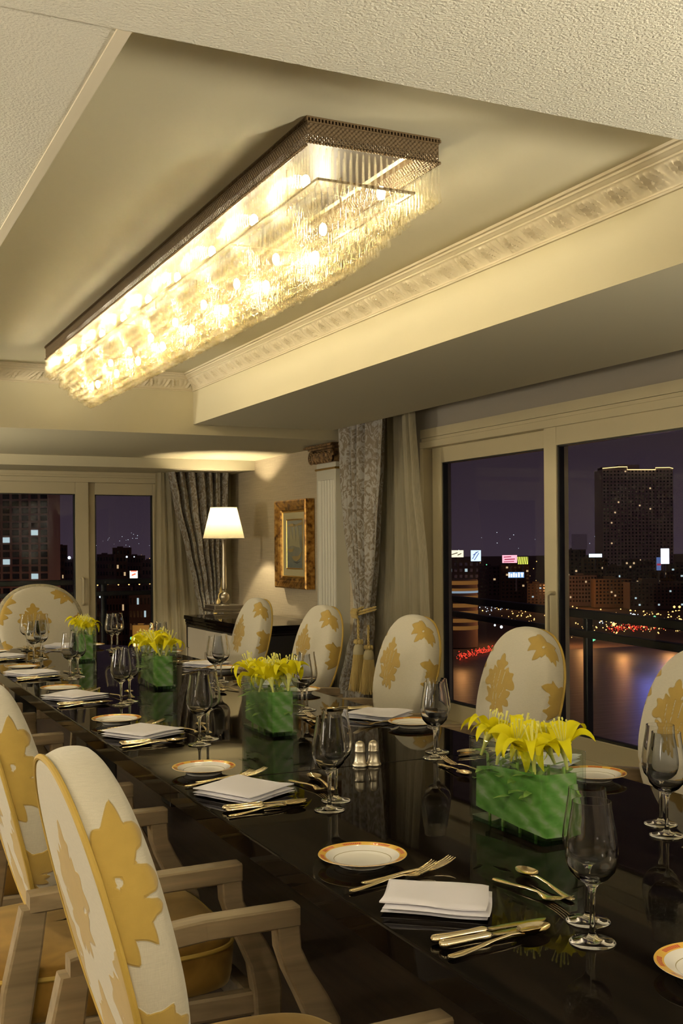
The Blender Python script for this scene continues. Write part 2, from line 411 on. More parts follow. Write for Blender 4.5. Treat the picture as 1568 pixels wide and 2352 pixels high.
# pelmet boards above the window heads
struct('trim_4', MB().box(XG-.012, XG, 1.0, 7.1, 2.152, 2.215), M['frame'])
struct('trim_5', MB().box(.2, 3.3, YB-.012, YB, 2.09, 2.12), M['frame'])

# balcony railings outside
def railing(name, label, pts, zt, zm, post_at):
    r = thing(name, label, 'railing', (0, 0, 0))
    (x0, y0), (x1, y1) = pts; d = Vector((x1-x0, y1-y0, 0)).normalized(); n = Vector((-d.y, d.x, 0))
    P = lambda k, z: Vector((x0+(x1-x0)*k, y0+(y1-y0)*k, z))
    for nm, z, h in (('top_rail', zt-.03, .03), ('mid_rail', zm-.025, .026)):
        MB().bar([(P(0, z), n*.03, (0, 0, h)), (P(1, z), n*.03, (0, 0, h))], .2).build(nm, M['gasket'], r)
    for k in post_at:
        MB().bar([(P(k, -.3), n*.025, d*.03), (P(k, zt-.05), n*.025, d*.03)], .2).build('post', M['gasket'], r)
    return r
ra, rb = at(1016, 1365, 2, .9), at(1568, 1425, 2, .9)
ext = (rb-ra)*.6
railing('balcony_railing', 'black metal balcony railing outside the large right-hand window', ((ra.x-ext.x*.2, ra.y-ext.y*.2), (rb.x+ext.x, rb.y+ext.y)), .9, .755, (.095, .48, .9))
qa, qb = at(-60, 1336, 1, 12.2), at(355, 1330, 1, 12.2)
railing('balcony_railing', 'black metal balcony railing outside the far left window', ((qa.x-1, 12.2), (qb.x+1, 12.2)), qa.z, qa.z-.135, (.02, .60, .98))

# ------------------------------------------------------------------ dining table
TX0, TX1, TY0, TY1 = .817, 1.892, .2, 6.95
TXC = (TX0+TX1)/2
tab = thing('dining_table', 'long black lacquered dining table running the length of the room', 'table', (TXC, 3.6, 0))
def half(y):
    hw = (TX1-TX0)/2
    if y > 5.0: hw *= max(0, 1-((y-5.0)/(TY1-5.0))**4.2)**(1/3.2)
    return hw
def outline(y0, y1):
    n = 60 if y1 > 5 else 6
    ys = [y0+(y1-y0)*(math.sin(i/n*PI/2) if y1 > 5 else i/n) for i in range(n+1)]
    rt = [(half(y), y-3.6) for y in ys]; lf = [(-a, b) for a, b in reversed(rt) if a > 1e-4]
    return rt+lf
def slab(y0, y1, parent):
    o = outline(y0, y1); n = len(o); mb = MB()
    cx = 0; cy = (y0+y1)/2-3.6
    def ring(ins, z): return [((x-cx)*(1-ins/ .54)+cx, (y-cy)*(1-ins/((y1-y0)/2))+cy, z) for x, y in o]
    mb.loft([ring(.012, T-.053), ring(0, T-.045), ring(0, T-.0035), ring(.0012, T-.001), ring(.0035, T)])
    ob = mb.build('tabletop', M['lacquer'], parent, False)
    return ob
slab(TY0, 2.734, tab); slab(2.737, TY1, tab)
for (x, yl, yr) in ((.90, 1.28, 1.28), (.90, 4.0, 3.84), (.95, 5.86, 5.72)):
    for sx, y in ((1, yr), (-1, yl)):
        lx = sx*(TXC-x-.02)
        bevel(MB().box(lx-.055, lx+.055, y-.085-3.6, y+.085-3.6, 0, T-.05).build('leg', M['black'], tab, False), .006)
bevel(MB().box(-.30, .30, .95-3.6, 6.1-3.6, .60, T-.052).build('underframe', M['black'], tab, False), .005)

# ------------------------------------------------------------------ armchairs
MAIN = [(-0.015,0.151),(-0.0,0.141),(0.004,0.121),(0.024,0.118),(0.03,0.11),(0.01,0.096),(0.01,0.085),(0.026,0.095),(0.038,0.1),(0.043,0.079),(0.071,0.08),(0.078,0.076),(0.071,0.057),(0.089,0.044),(0.099,0.026),(0.091,0.016),(0.067,0.015),(0.05,0.019),(0.044,0.012),(0.067,0.013),(0.081,0.007),(0.069,-0.013),(0.052,-0.018),(0.072,-0.021),(0.084,-0.043),(0.062,-0.047),(0.038,-0.04),(0.05,-0.053),(0.057,-0.071),(0.048,-0.085),(0.033,-0.08),(0.026,-0.061),(0.018,-0.078),(0.008,-0.079),(-0.009,-0.061),(-0.015,-0.076),(-0.03,-0.073),(-0.041,-0.059),(-0.021,-0.044),(-0.074,-0.038),(-0.082,-0.03),(-0.058,-0.017),(-0.092,0.014),(-0.077,0.019),(-0.05,0.006),(-0.063,0.027),(-0.088,0.019),(-0.109,0.028),(-0.109,0.044),(-0.086,0.059),(-0.102,0.08),(-0.083,0.084),(-0.064,0.078),(-0.064,0.103),(-0.048,0.095),(-0.034,0.087),(-0.056,0.11),(-0.051,0.12),(-0.029,0.121),(-0.029,0.138)]
CORNER = [(0.129,0.25),(0.149,0.253),(0.187,0.243),(0.22,0.232),(0.261,0.211),(0.3,0.179),(0.268,0.188),(0.263,0.173),(0.244,0.167),(0.221,0.175),(0.225,0.187),(0.203,0.195),(0.196,0.17),(0.182,0.158),(0.174,0.174),(0.177,0.196),(0.159,0.191),(0.161,0.176),(0.146,0.169),(0.128,0.176),(0.127,0.195),(0.144,0.205),(0.111,0.212),(0.102,0.216),(0.131,0.23)]
SIDE = [(0.29,0.081),(0.316,0.081),(0.345,0.093),(0.363,0.094),(0.402,-0.03),(0.335,-0.039),(0.31,-0.035),(0.312,-0.025),(0.337,-0.014),(0.314,-0.001),(0.297,0.014),(0.334,0.023),(0.288,0.02),(0.268,0.028),(0.283,0.051),(0.306,0.062)]
VEINS = [((-.012, .085), (-.018, .0)), ((-.046, .07), (-.044, .02)), ((.02, .08), (.012, .035)), ((-.034, .02), (-.026, -.03)), ((.03, .02), (.012, -.02)), ((-.01, -.005), (.0, -.06))]
shift = lambda P, dx, dy=0, k=1: [(k*(x+dx), y+dy) for x, y in P]
def sdf_poly(px, py, poly):
    d = np.full(px.shape, 1e9); inside = np.zeros(px.shape, bool); n = len(poly)
    for i in range(n):
        ax, ay = poly[i]; bx, by = poly[(i+1) % n]
        ex, ey = bx-ax, by-ay; wx, wy = px-ax, py-ay
        tt = np.clip((wx*ex+wy*ey)/(ex*ex+ey*ey+1e-12), 0, 1)
        d = np.minimum(d, (wx-ex*tt)**2+(wy-ey*tt)**2)
        c = ((ay <= py) & (by > py)) | ((by <= py) & (ay > py))
        with np.errstate(divide='ignore', invalid='ignore'):
            xi = ax+(py-ay)/(by-ay)*ex
        inside ^= c & (px < xi)
    return np.where(inside, 1, -1)*np.sqrt(d)
def smoothed(poly, it=2):
    for _ in range(it):
        q = []
        for i in range(len(poly)):
            a, b = poly[i], poly[(i+1) % len(poly)]
            q += [(a[0]*.75+b[0]*.25, a[1]*.75+b[1]*.25), (a[0]*.25+b[0]*.75, a[1]*.25+b[1]*.75)]
        poly = q
    return poly
def leaf_shape(x0, y0, x1, y1, w, curl=0.):
    n = 14; L = math.hypot(x1-x0, y1-y0); dx, dy = (x1-x0)/L, (y1-y0)/L; up_, dn_ = [], []
    for i in range(n+1):
        t_ = i/n; hw = w*.5*math.sin(PI*min(1, .06+.94*t_)**.8)**.75; b = curl*L*math.sin(PI*t_*.9)
        cx, cy_ = x0+dx*L*t_-dy*b, y0+dy*L*t_+dx*b
        up_.append((cx-dy*hw, cy_+dx*hw)); dn_.append((cx+dy*hw, cy_-dx*hw))
    return up_+dn_[::-1]
def sprig(cx, cy_, sc, items, mir=1, rot=0.):
    out = []; c_, s_ = math.cos(rot), math.sin(rot)
    tf = lambda x, y: (cx+mir*sc*(x*c_-y*s_), cy_+sc*(x*s_+y*c_))
    for (x0, y0, x1, y1, w, cu) in items: out.append(leaf_shape(*tf(x0, y0), *tf(x1, y1), w*sc, cu*mir))
    return out
ACANTHUS = [(.00, .00, -.052, .042, .040, .05), (.00, -.005, -.088, .012, .044, -.08), (-.01, -.012, -.066, -.040, .034, -.25), (.0, -.01, -.032, -.066, .034, .1), (.012, -.012, .012, -.050, .026, 0), (.02, -.01, .050, -.062, .036, .25), (.012, .0, .092, -.022, .044, .1), (.0, .004, .050, .040, .040, -.1), (.03, -.03, .085, -.058, .030, .2)]
SPRAY = [(.05, .02, -.012, .070, .042, .15), (.06, .01, -.050, .030, .056, -.1), (.06, .0, -.022, -.014, .036, .1), (.06, -.03, -.020, .004, .026, 0), (.06, -.03, -.030, -.050, .046, .1), (.06, -.06, -.008, -.092, .034, -.1), (.04, .06, .10, .0, .06, 0), (.05, .0, .10, -.08, .06, 0)]
FRONT = [smoothed(shift(MAIN, -.04), 1)]+sprig(.148, .205, 1., ACANTHUS)+sprig(.245, .02, 1., SPRAY)
FRONT += sprig(-.262, .155, 1.45, ACANTHUS, -1, -.5)+sprig(-.30, .075, 1.1, ACANTHUS, -1, .3)+sprig(-.245, -.165, 1.25, SPRAY, -1)
FRONT += sprig(.085, -.215, .95, ACANTHUS, 1, .4)+sprig(-.13, -.235, .8, ACANTHUS, -1, .8)
BACK = [smoothed(shift(MAIN, .01, .02)), smoothed(shift(MAIN, .21, -.12)), smoothed(shift(MAIN, -.19, -.12)), smoothed(shift(MAIN, .01, -.24))]
A_, B_ = .222, .262                       # half width and half height of the oval pad
TILT = R(14)
def make_pad(sc=1.0, broad=1.0):
    a, b = A_*sc*broad, B_*sc
    nth = 300
    th = np.linspace(0, 2*PI, nth, endpoint=False)
    e = 2/2.25
    ct, st_ = np.cos(th), np.sin(th)
    ux = a*np.sign(ct)*np.abs(ct)**e; uz = b*np.sign(st_)*np.abs(st_)**e
    # narrow the lower end a little
    ux = ux*(1-.10*np.clip(-uz/b, 0, 1)**2)
    prof = []                             # (radius factor, forward x, unrolled extra, zone)
    for i in range(1, 12): prof.append((i/12*.93, -.032-.006*(1-(i/12)**2), 0, -1))
    prof += [(.95, -.032, 0, -1), (.985, -.030, 0, -1)]
    for i in range(16):
        k = i/15; prof.append((.985+.045*math.sin(PI*(.15+.7*k))-.02, -.026+.058*k, .085*(1-k), 1))
    n_f = 46
    for i in range(1, n_f+1):
        r = 1-(i/n_f)**1.05
        r = max(r, .004)
        prof.append((r*.985, .032+.038*math.sqrt(max(0, 1-r**2.6)), 0, 1))
    V = []; fig = []
    for (r, fx, ext, zone) in prof:
        y = ux*r; z = uz*r
        V.append(np.stack([np.full(nth, fx*sc), y, z], 1))
        L = np.hypot(ux, uz)
        if zone > 0:
            k = (r*L+ext)/L if ext else np.full(nth, r*1.0)
            # soft unrolling of the domed rim
            k = k+np.where(r > .7, (max(r, .7)-.7)*.12, 0)
            px, pz = ux*k/sc, uz*k/sc
            d = np.max([sdf_poly(px, pz, P) for P in FRONT], 0)
            for (p, q) in VEINS:
                p = (p[0]-.04, p[1]); q = (q[0]-.04, q[1])
                ex, ey = q[0]-p[0], q[1]-p[1]; tt = np.clip(((px-p[0])*ex+(pz-p[1])*ey)/(ex*ex+ey*ey), 0, 1)
                dv = np.hypot(px-p[0]-ex*tt, pz-p[1]-ey*tt)-.0016
                d = np.minimum(d, dv)
        else:
            px, pz = y/sc, z/sc
            d = np.max([sdf_poly(px, pz, P) for P in BACK], 0)
        fig.append(np.clip(d, -.02, .02))
    V = np.concatenate(V); fig = np.concatenate(fig)
    m = len(prof); fs = []
    for i in range(m-1):
        for k in range(nth):
            l = (k+1) % nth; fs.append((i*nth+k, i*nth+l, (i+1)*nth+l, (i+1)*nth+k))
    fs.append(tuple(range(nth-1, -1, -1))); fs.append(tuple((m-1)*nth+k for k in range(nth)))
    # lean back
    c, s = math.cos(TILT), math.sin(TILT)
    X = V[:, 0]*c-V[:, 2]*s; Z = V[:, 0]*s+V[:, 2]*c
    V = np.stack([X, V[:, 1], Z], 1)
    mb = MB(); mb.v = [tuple(p) for p in V]; mb.f = fs
    me = mb.mesh('backrest', M['chair_fabric'], True, 0)
    at_ = me.attributes.new('figure', 'FLOAT', 'POINT'); at_.data.foreach_set('value', fig.astype(np.float32))
    def rim(fx, k, n=120):
        out = []
        for i in range(n):
            t_ = 2*PI*i/n; x = a*k*math.copysign(abs(math.cos(t_))**e, math.cos(t_)); z = b*k*math.copysign(abs(math.sin(t_))**e, math.sin(t_))
            x *= (1-.10*max(0, -z/b)**2)
            out.append((fx*sc*c-z*s, x, fx*sc*s+z*c))
        return out
    return me, rim
PADZ = .80
pad_me, pad_rim = make_pad()
pipe_me = MB().tube(pad_rim(-.029, .995), .005, 8, True).mesh('piping', M['piping'])
def seat_mb():
    mb = MB()
    def ring(z, ins):
        out = []
        n = 64
        for i in range(n):
            t_ = 2*PI*i/n; e = 2/5.
            x = math.copysign(abs(math.cos(t_))**e, math.cos(t_)); y = math.copysign(abs(math.sin(t_))**e, math.sin(t_))
            out.append((.17+(.295-ins)*x, (.262-.03*(x < 0)*abs(x)-ins)*y, z))
        return out
    rs = [ring(.375, .015), ring(.38, .004), ring(.40, 0), ring(.455, -.004), ring(.478, .004)]
    for i in range(1, 9):
        k = i/8; rs.append(ring(.478+.030*math.sin(k*PI/2), .004+.25*(1-math.cos(k*PI/2))))
    return mb.loft(rs)
seat_me = seat_mb().mesh('seat', M['velvet'], True, 60)
seatpipe_me = MB().tube([(.17+.297*math.copysign(abs(math.cos(2*PI*i/80))**.4, math.cos(2*PI*i/80)), (.264-.03*(math.cos(2*PI*i/80) < 0)*abs(math.cos(2*PI*i/80))**.4)*math.copysign(abs(math.sin(2*PI*i/80))**.4, math.sin(2*PI*i/80)), .470) for i in range(80)], .005, 6, True).mesh('piping', M['piping'])
def arm_me(s):
    w = .022
    return MB().bar([((-.01, s*.245, .635), (0, w, 0), (0, 0, .020)), ((.08, s*.268, .645), (0, w, 0), (0, 0, .020)), ((.25, s*.286, .651), (0, w, 0), (0, 0, .020)), ((.438, s*.283, .652), (0, w, 0), (0, 0, .020))], .18).mesh('armrest', M['oak'], False)
def fleg_me(s):
    pts = [(.415, .283, .634, .023), (.418, .283, .59, .023), (.436, .283, .545, .026), (.466, .282, .49, .030), (.490, .281, .44, .032), (.500, .280, .38, .032), (.502, .278, .26, .026), (.500, .276, .10, .021), (.498, .275, 0, .019)]
    st = []
    for i, (x, y, z, h) in enumerate(pts):
        st.append(((x, s*y, z), (h, 0, 0), (0, .021, 0)))
    return MB().bar(st, .15).mesh('leg', M['oak'], False)
def rleg_me(s):
    pts = [(.000, .245, .625, .026), (-.015, .245, .54, .03), (-.03, .243, .46, .033), (-.04, .240, .38, .03), (-.075, .236, .20, .024), (-.13, .232, 0, .02)]
    return MB().bar([((x, s*y, z), (h, 0, 0), (0, .022, 0)) for x, y, z, h in pts], .15).mesh('leg', M['oak'], False)
rail_me = MB().bar([((-.045, -.225, .365), (.018, 0, 0), (0, 0, .03)), ((-.045, .225, .365), (.018, 0, 0), (0, 0, .03))]).bar([((.47, -.262, .352), (.018, 0, 0), (0, 0, .028)), ((.47, .262, .352), (.018, 0, 0), (0, 0, .028))]).bar([((-.03, .238, .352), (0, .016, 0), (0, 0, .026)), ((.49, .268, .352), (0, .016, 0), (0, 0, .026))]).bar([((-.03, -.238, .352), (0, .016, 0), (0, 0, .026)), ((.49, -.268, .352), (0, .016, 0), (0, 0, .026))]).mesh('seat_frame', M['oak'], False)
arm_m = {s: arm_me(s) for s in (1, -1)}; fl_m = {s: fleg_me(s) for s in (1, -1)}; rl_m = {s: rleg_me(s) for s in (1, -1)}
def mk(name, me, parent, loc=None):
    o = bpy.data.objects.new(name, me)
    if loc: o.location = loc
    return link(o, parent)
def make_chair(label, x, y, rz, group, pad=None, pipe=None, padz=PADZ, rim=None):
    r = thing('dining_armchair', label, 'chair', (x, y, 0), rz, group)
    b = mk('backrest', pad or pad_me, r, (0, 0, padz)); mk('piping', pipe or pipe_me, b)
    if rim: mk('rim', rim, b)
    st = mk('seat', seat_me, r); mk('piping', seatpipe_me, st)
    mk('seat_frame', rail_me, r)
    for s in (1, -1):
        mk('armrest', arm_m[s], r); mk('leg', fl_m[s], r); mk('leg', rl_m[s], r)
    return r
LEFT_Y = [1.70, 2.585, 3.50, 4.50, 5.40, 6.33]
RIGHT_Y = [2.50, 3.43, 4.30, 5.27, 6.23]
names = ['nearest oval-backed armchair at lower left, seen from behind',
         'second armchair from the camera in the left row, its back cut by the picture edge',
         'third armchair from the camera in the left row, mostly its oak arms showing',
         'fourth armchair in the left row, only its oak arms beside the table edge',
         'fifth armchair in the left row, oak arm ends showing below the table edge',
         'farthest armchair in the left row, hidden behind the nearer backs']
for k, y in enumerate(LEFT_Y[:5]): make_chair(names[k], .405, y, 0, 'armchairs along the left side')
names = ['cream and gold oval armchair cut off by the right picture edge',
         'cream armchair with gold damask behind the nearest lily vase',
         'cream armchair before the sheer curtain, its back against the window jamb',
         'cream armchair in front of the white fluted pilaster',
         'cream armchair farthest along the window side, in front of the black sideboard']
for k, y in enumerate(RIGHT_Y): make_chair(names[k], 2.365, y, PI, 'armchairs along the window side')
hp, hrim = make_pad(1.04, 1.14)
t = NT('grey_damask_rim'); n1 = t.noise(30, 3, t.obj(), dist=1.5)
M['rim'] = t.done(t.pbsdf(Base_Color=t.ramp(n1, [(.45, (.36, .32, .22)), (.55, (.26, .24, .18))]), Roughness=.8))
rim_me = MB().tube(hrim(-.010, 1.0), .026, 12, True).mesh('rim', M['rim'])
hpipe = MB().tube(hrim(.018, .965), .006, 8, True).mesh('piping', M['piping'])
hc = make_chair('broad round-backed armchair with a grey rim at the far head of the table', 1.335, 7.36, -PI/2, None, hp, hpipe, .845, rim_me)

# ------------------------------------------------------------------ tableware prototypes
def glass_meshes():
    # one blown outline, cut into foot, stem and bowl
    foot = [(.0005, 0), (.034, 0), (.0352, .0012), (.034, .0026), (.020, .0050), (.009, .0085), (.0052, .014)]
    stem = [(.0052, .014), (.0042, .026), (.0039, .050), (.0043, .074), (.0068, .084), (.012, .0905)]
    outer = [(.012, .0905), (.0245, .0985), (.0345, .110), (.0392, .124), (.0402, .136), (.0385, .154), (.0345, .180), (.0302, .206), (.0296, .2150)]
    inner = [(.0288, .2150), (.0292, .206), (.0335, .180), (.0375, .154), (.0392, .136), (.0381, .124), (.0332, .1115), (.022, .1010), (.009, .0965), (.0005, .0958)]
    n = 40
    f = MB().lathe(foot, n, capb=True, capt=False).mesh('foot', M['glass'], True, 60)
    s = MB().lathe(stem, n, capb=False, capt=False).mesh('stem', M['glass'], True, 60)
    b = MB().lathe(outer+inner, n, capb=False, capt=True).mesh('bowl', M['glass'], True, 60)
    return f, s, b
gf, gs, gb = glass_meshes()
def wineglass(x, y, label, group):
    r = thing('wine_glass', label, 'glass', (x, y, T+.0004), 0, group)
    mk('foot', gf, r); mk('stem', gs, r); mk('bowl', gb, r); return r
plate_me = MB().lathe([(.0005, .0030), (.044, .0030), (.045, .0004), (.047, .0004), (.050, .0055), (.066, .0135), (.0842, .0178), (.0848, .0186), (.0842, .0194), (.066, .0155), (.056, .0105), (.050, .0074), (.044, .0062), (.0005, .0060)], 72).mesh('bread_plate', M['china'], True, 50)
def sliver(pts, n=10):                    # pts : (s, halfwidth, z, halfthick) ; lies along +x
    rings = []
    for s, w, z, h in pts:
        rings.append([(s, w*math.cos(2*PI*k/n), z+h*math.sin(2*PI*k/n)*(1 if True else 1)) for k in range(n)])
    return rings
def spoon_me(L=.20):
    k = L/.20; mb = MB()
    mb.loft(sliver([(0, .002, .004, .001), (.004*k, .0075, .004, .0016), (.02*k, .0085, .004, .0018), (.05*k, .0055, .005, .0019), (.09*k, .003, .0085, .0021), (.125*k, .0026, .0098, .0022), (.140*k, .004, .0085, .0019), (.147*k, .007, .007, .0014)]))
    def up(th): return lambda u, v: bowl(u, v, th)
    def bowl(u, v, th):
        a = 2*PI*u; rr = v
        x = .172*k+.030*k*rr*math.cos(a)*(1.04 if math.cos(a) > 0 else 1); y = .0195*k*rr*math.sin(a)*(1-.12*math.cos(a))
        return (x, y, .0015+.0085*rr**2.2+th)
    mb.grid(up(0), 28, 9, True); mb.grid(up(.0012), 28, 9, True)
    return mb.mesh('spoon', M['silver'], True, 60)
def fork_me(L=.20):
    k = L/.20; mb = MB()
    mb.loft(sliver([(0, .002, .004, .001), (.004*k, .0075, .004, .0016), (.02*k, .0085, .004, .0018), (.05*k, .0055, .005, .0019), (.09*k, .003, .0075, .0021), (.122*k, .0028, .0075, .0022), (.134*k, .007, .0050, .0018), (.146*k, .0118, .0042, .0014), (.154*k, .0122, .0052, .0013)]))
    for j in (-1.5, -.5, .5, 1.5):
        y = j*.0062
        mb.bar([((.152*k, y, .0050), (0, .0021, 0), (0, 0, .0012)), ((.172*k, y, .0082), (0, .0018, 0), (0, 0, .0011)), ((.190*k, y*1.04, .0132), (0, .0015, 0), (0, 0, .001)), ((.202*k, y*1.05, .0185), (0, .0008, 0), (0, 0, .0006))], .3)
    return mb.mesh('fork', M['silver'], True, 50)
def knife_mes(L=.215):
    k = L/.215
    h = MB().loft(sliver([(0, .003, .0075, .003), (.004*k, .0085, .0075, .0062), (.012*k, .0092, .0075, .0066), (.03*k, .0078, .0075, .0058), (.07*k, .0066, .0075, .0052), (.088*k, .0078, .0075, .006), (.092*k, .0082, .0075, .0062), (.097*k, .006, .0075, .005), (.101*k, .0035, .0075, .003)], 12)).mesh('handle', M['silver'], True, 50)
    b = MB().bar([((.099*k, 0, .0075), (0, .0022, 0), (0, 0, .0022)), ((.108*k, .001, .0072), (0, .0062, 0), (0, 0, .0013)), ((.15*k, .001, .0066), (0, .0085, 0), (0, 0, .0011)), ((.19*k, .0012, .0060), (0, .0088, 0), (0, 0, .0009)), ((.207*k, .003, .0058), (0, .0060, 0), (0, 0, .0008)), ((.215*k, .006, .0056), (0, .0016, 0), (0, 0, .0006))], .4).mesh('blade', M['silver'], True, 30)
    return h, b
sp_m, ds_m, fk_m, df_m = spoon_me(.205), spoon_me(.185), fork_me(.205), fork_me(.185)
kh_m, kb_m = knife_mes(.215); kh2_m, kb2_m = knife_mes(.20)
def napkin_me(w, d, seed):
    rd = random.Random(seed); mb = MB()
    zs = [(0, .0075, 0., .004), (.0075, .0075, .004, -.003), (.015, .008, -.002, .003)]
    for z0, h, ox, oy in zs:
        nu, nv = 18, 14
        def top(u, v, s):
            x = (u-.5)*w; y = (v-.5)*d
            ed = min(u, 1-u, v, 1-v)
            rnd = h*.5*(1-math.sqrt(max(0, 1-min(1, (.06-min(ed, .06))/.06)**2)))
            wav = .0016*math.sin(u*5+seed)*math.sin(v*4+seed*2)*(1 if s > 0 else 0)*(1+(z0 > .01))
            z = z0+(h-rnd+wav if s > 0 else rnd)
            return (x+ox+.004*math.sin(v*3+seed), y+oy+.003*math.sin(u*4+seed), z)
        up = [[top(i/(nu-1), j/(nv-1), 1) for i in range(nu)] for j in range(nv)]
        dn = [[top(i/(nu-1), j/(nv-1), -1) for i in range(nu)] for j in range(nv)]
        n0 = len(mb.v); mb.v += [p for r in up for p in r]+[p for r in dn for p in r]; N = nu*nv
        for j in range(nv-1):
            for i in range(nu-1):
                a = j*nu+i; mb.f.append((n0+a, n0+a+1, n0+a+nu+1, n0+a+nu)); mb.f.append((n0+N+a, n0+N+a+nu, n0+N+a+nu+1, n0+N+a+1))
        bd = [i for i in range(nu)]+[j*nu+nu-1 for j in range(1, nv)]+[(nv-1)*nu+i for i in range(nu-2, -1, -1)]+[j*nu for j in range(nv-2, 0, -1)]
        for q in range(len(bd)):
            a, b = bd[q], bd[(q+1) % len(bd)]; mb.f.append((n0+a, n0+N+a, n0+N+b, n0+b))
    return mb.mesh('napkin', M['napkin'], True, 60)

# ------------------------------------------------------------------ place settings
YC = [1.606, 2.554, 3.50, 4.455, 5.40, 6.33]
ORD = ['nearest', 'second nearest', 'third nearest', 'fourth nearest', 'fifth nearest', 'farthest']
def setting(edge, fw, place, nap, pl=(.123, .28), gl=((.247, -.252), (.300, -.174)), sk=1.0, seed=1, only=None):
    fwv = Vector((*fw, 0)); lf = Vector((-fw[1], fw[0], 0)); E = Vector((*edge, 0)); base = math.atan2(fw[1], fw[0])
    P = lambda lx, ly: E+fwv*lx+lf*ly
    def put(o, lx, ly, ang=0, dz=.0004):
        p = P(lx, ly); o.location = (p.x, p.y, T+dz); o.rotation_euler = (0, 0, base+ang); return o
    vis = lambda lx, ly: inframe((*P(lx, ly)[:2], T+.03), 30)
    rd = random.Random(seed)
    def single(name, me, lab, cat, lx, ly, ang, grp, dz=.0004):
        if not vis(lx, ly): return
        o = link(bpy.data.objects.new(name, me)); tag(o, lab, cat, grp); put(o, lx, ly, ang, dz)
    single('bread_plate', plate_me, 'gold and red rimmed white bread plate, '+place, 'plate', pl[0], pl[1], rd.uniform(0, 3), 'bread plates on the table')
    for j, (gx, gy) in enumerate(gl):
        p = P(gx, gy)
        if inframe((p.x, p.y, T+.15), 25):
            g = wineglass(p.x, p.y, ('empty wine glass closer to the knives, ', 'empty wine glass closer to the centrepiece, ')[j]+place, 'wine glasses on the table')
    n = napkin_me(*nap[3:5], seed)
    single('napkin', n, 'folded white linen napkin, '+place, 'napkin', nap[0], nap[1], nap[2], 'folded napkins on the table')
    a = rd.uniform(-.03, .03)
    single('fork', fk_m, 'silver fork nearer the napkin, '+place, 'fork', .022, .128, .22+a, 'silver forks by the napkins')
    single('fork', fk_m, 'silver fork nearer the bread plate, '+place, 'fork', .060, .158, .12+a, 'silver forks by the napkins', .0008)
    for nm, hm, bm, ly, an, s in (('nearer the napkin', kh_m, kb_m, -.150, -.02, 0), ('nearer the spoon', kh2_m, kb2_m, -.175, .0, 0)):
        if vis(.12, ly):
            k = thing('table_knife', 'silver table knife '+nm+', '+place, 'knife', group='silver knives by the napkins'); mk('handle', hm, k); mk('blade', bm, k); put(k, .024+s, ly, an+a)
    single('spoon', sp_m, 'silver soup spoon beside the knives, '+place, 'spoon', .016, -.215, .17+a, 'silver spoons beside the knives')
    single('dessert_spoon', ds_m, 'silver dessert spoon beyond the napkin, '+place, 'spoon', .338, -.085, PI/2-.12+a, 'silver dessert spoons')
    single('dessert_fork', df_m, 'silver dessert fork beyond the napkin, '+place, 'fork', .286, .078, -PI/2+.14+a, 'silver dessert forks')
naps = [(.122, .002, R(-38), .175, .130), (.128, -.008, R(-62), .185, .175), (.135, -.008, R(-60), .19, .185), (.125, .01, R(-62), .185, .18), (.115, -.02, R(-62), .185, .18), (.12, -.02, R(-62), .185, .18)]
for k in range(6):
    place = ORD[k]+' place on the left side'
    setting((TX0, YC[k]), (1, 0), place, naps[k], seed=k+1)
for k in range(6):
    place = ORD[k]+' place on the window side'
    setting((TX1, YC[k]), (-1, 0), place, (.09, .03, R(-55), .185, .17), pl=(.085, .262), seed=k+11)
setting((1.333, TY1), (0, -1), 'head place at the far end', (.125, .03, R(-30), .185, .17), pl=(.20, .19), gl=((.243, -.197), (.261, -.111)), seed=31)

o = link(bpy.data.objects.new('bread_plate', plate_me)); o.location = (1.134, 1.17, T+.0004); tag(o, 'gold and red rimmed bread plate cut off at the lower right picture corner', 'plate', 'bread plates on the table')
# salt and pepper
for j, (px, lab) in enumerate(((831, 'left silver shaker of the pair near the table centre'), (862, 'right silver shaker of the pair near the table centre'))):
    p = at(px, 1762-2*j, 2, T); r = thing('salt_shaker' if j == 0 else 'pepper_shaker', lab, 'shaker', (p.x, p.y+.012, T), 0, 'pair of silver shakers')
    MB().lathe([(.0005, 0), (.0205, 0), (.0215, .003), (.0205, .007), (.0175, .010), (.0155, .016), (.0140, .026), (.0132, .036), (.0142, .0400), (.0130, .0405)], 28).build('body', M['pewter'], r)
    MB().lathe([(.0135, .0405), (.0145, .042), (.0138, .0445), (.0136, .055), (.0125, .062), (.0092, .0675), (.004, .0700), (.0005, .0703)], 28).build('cap', M['pewter'], r)

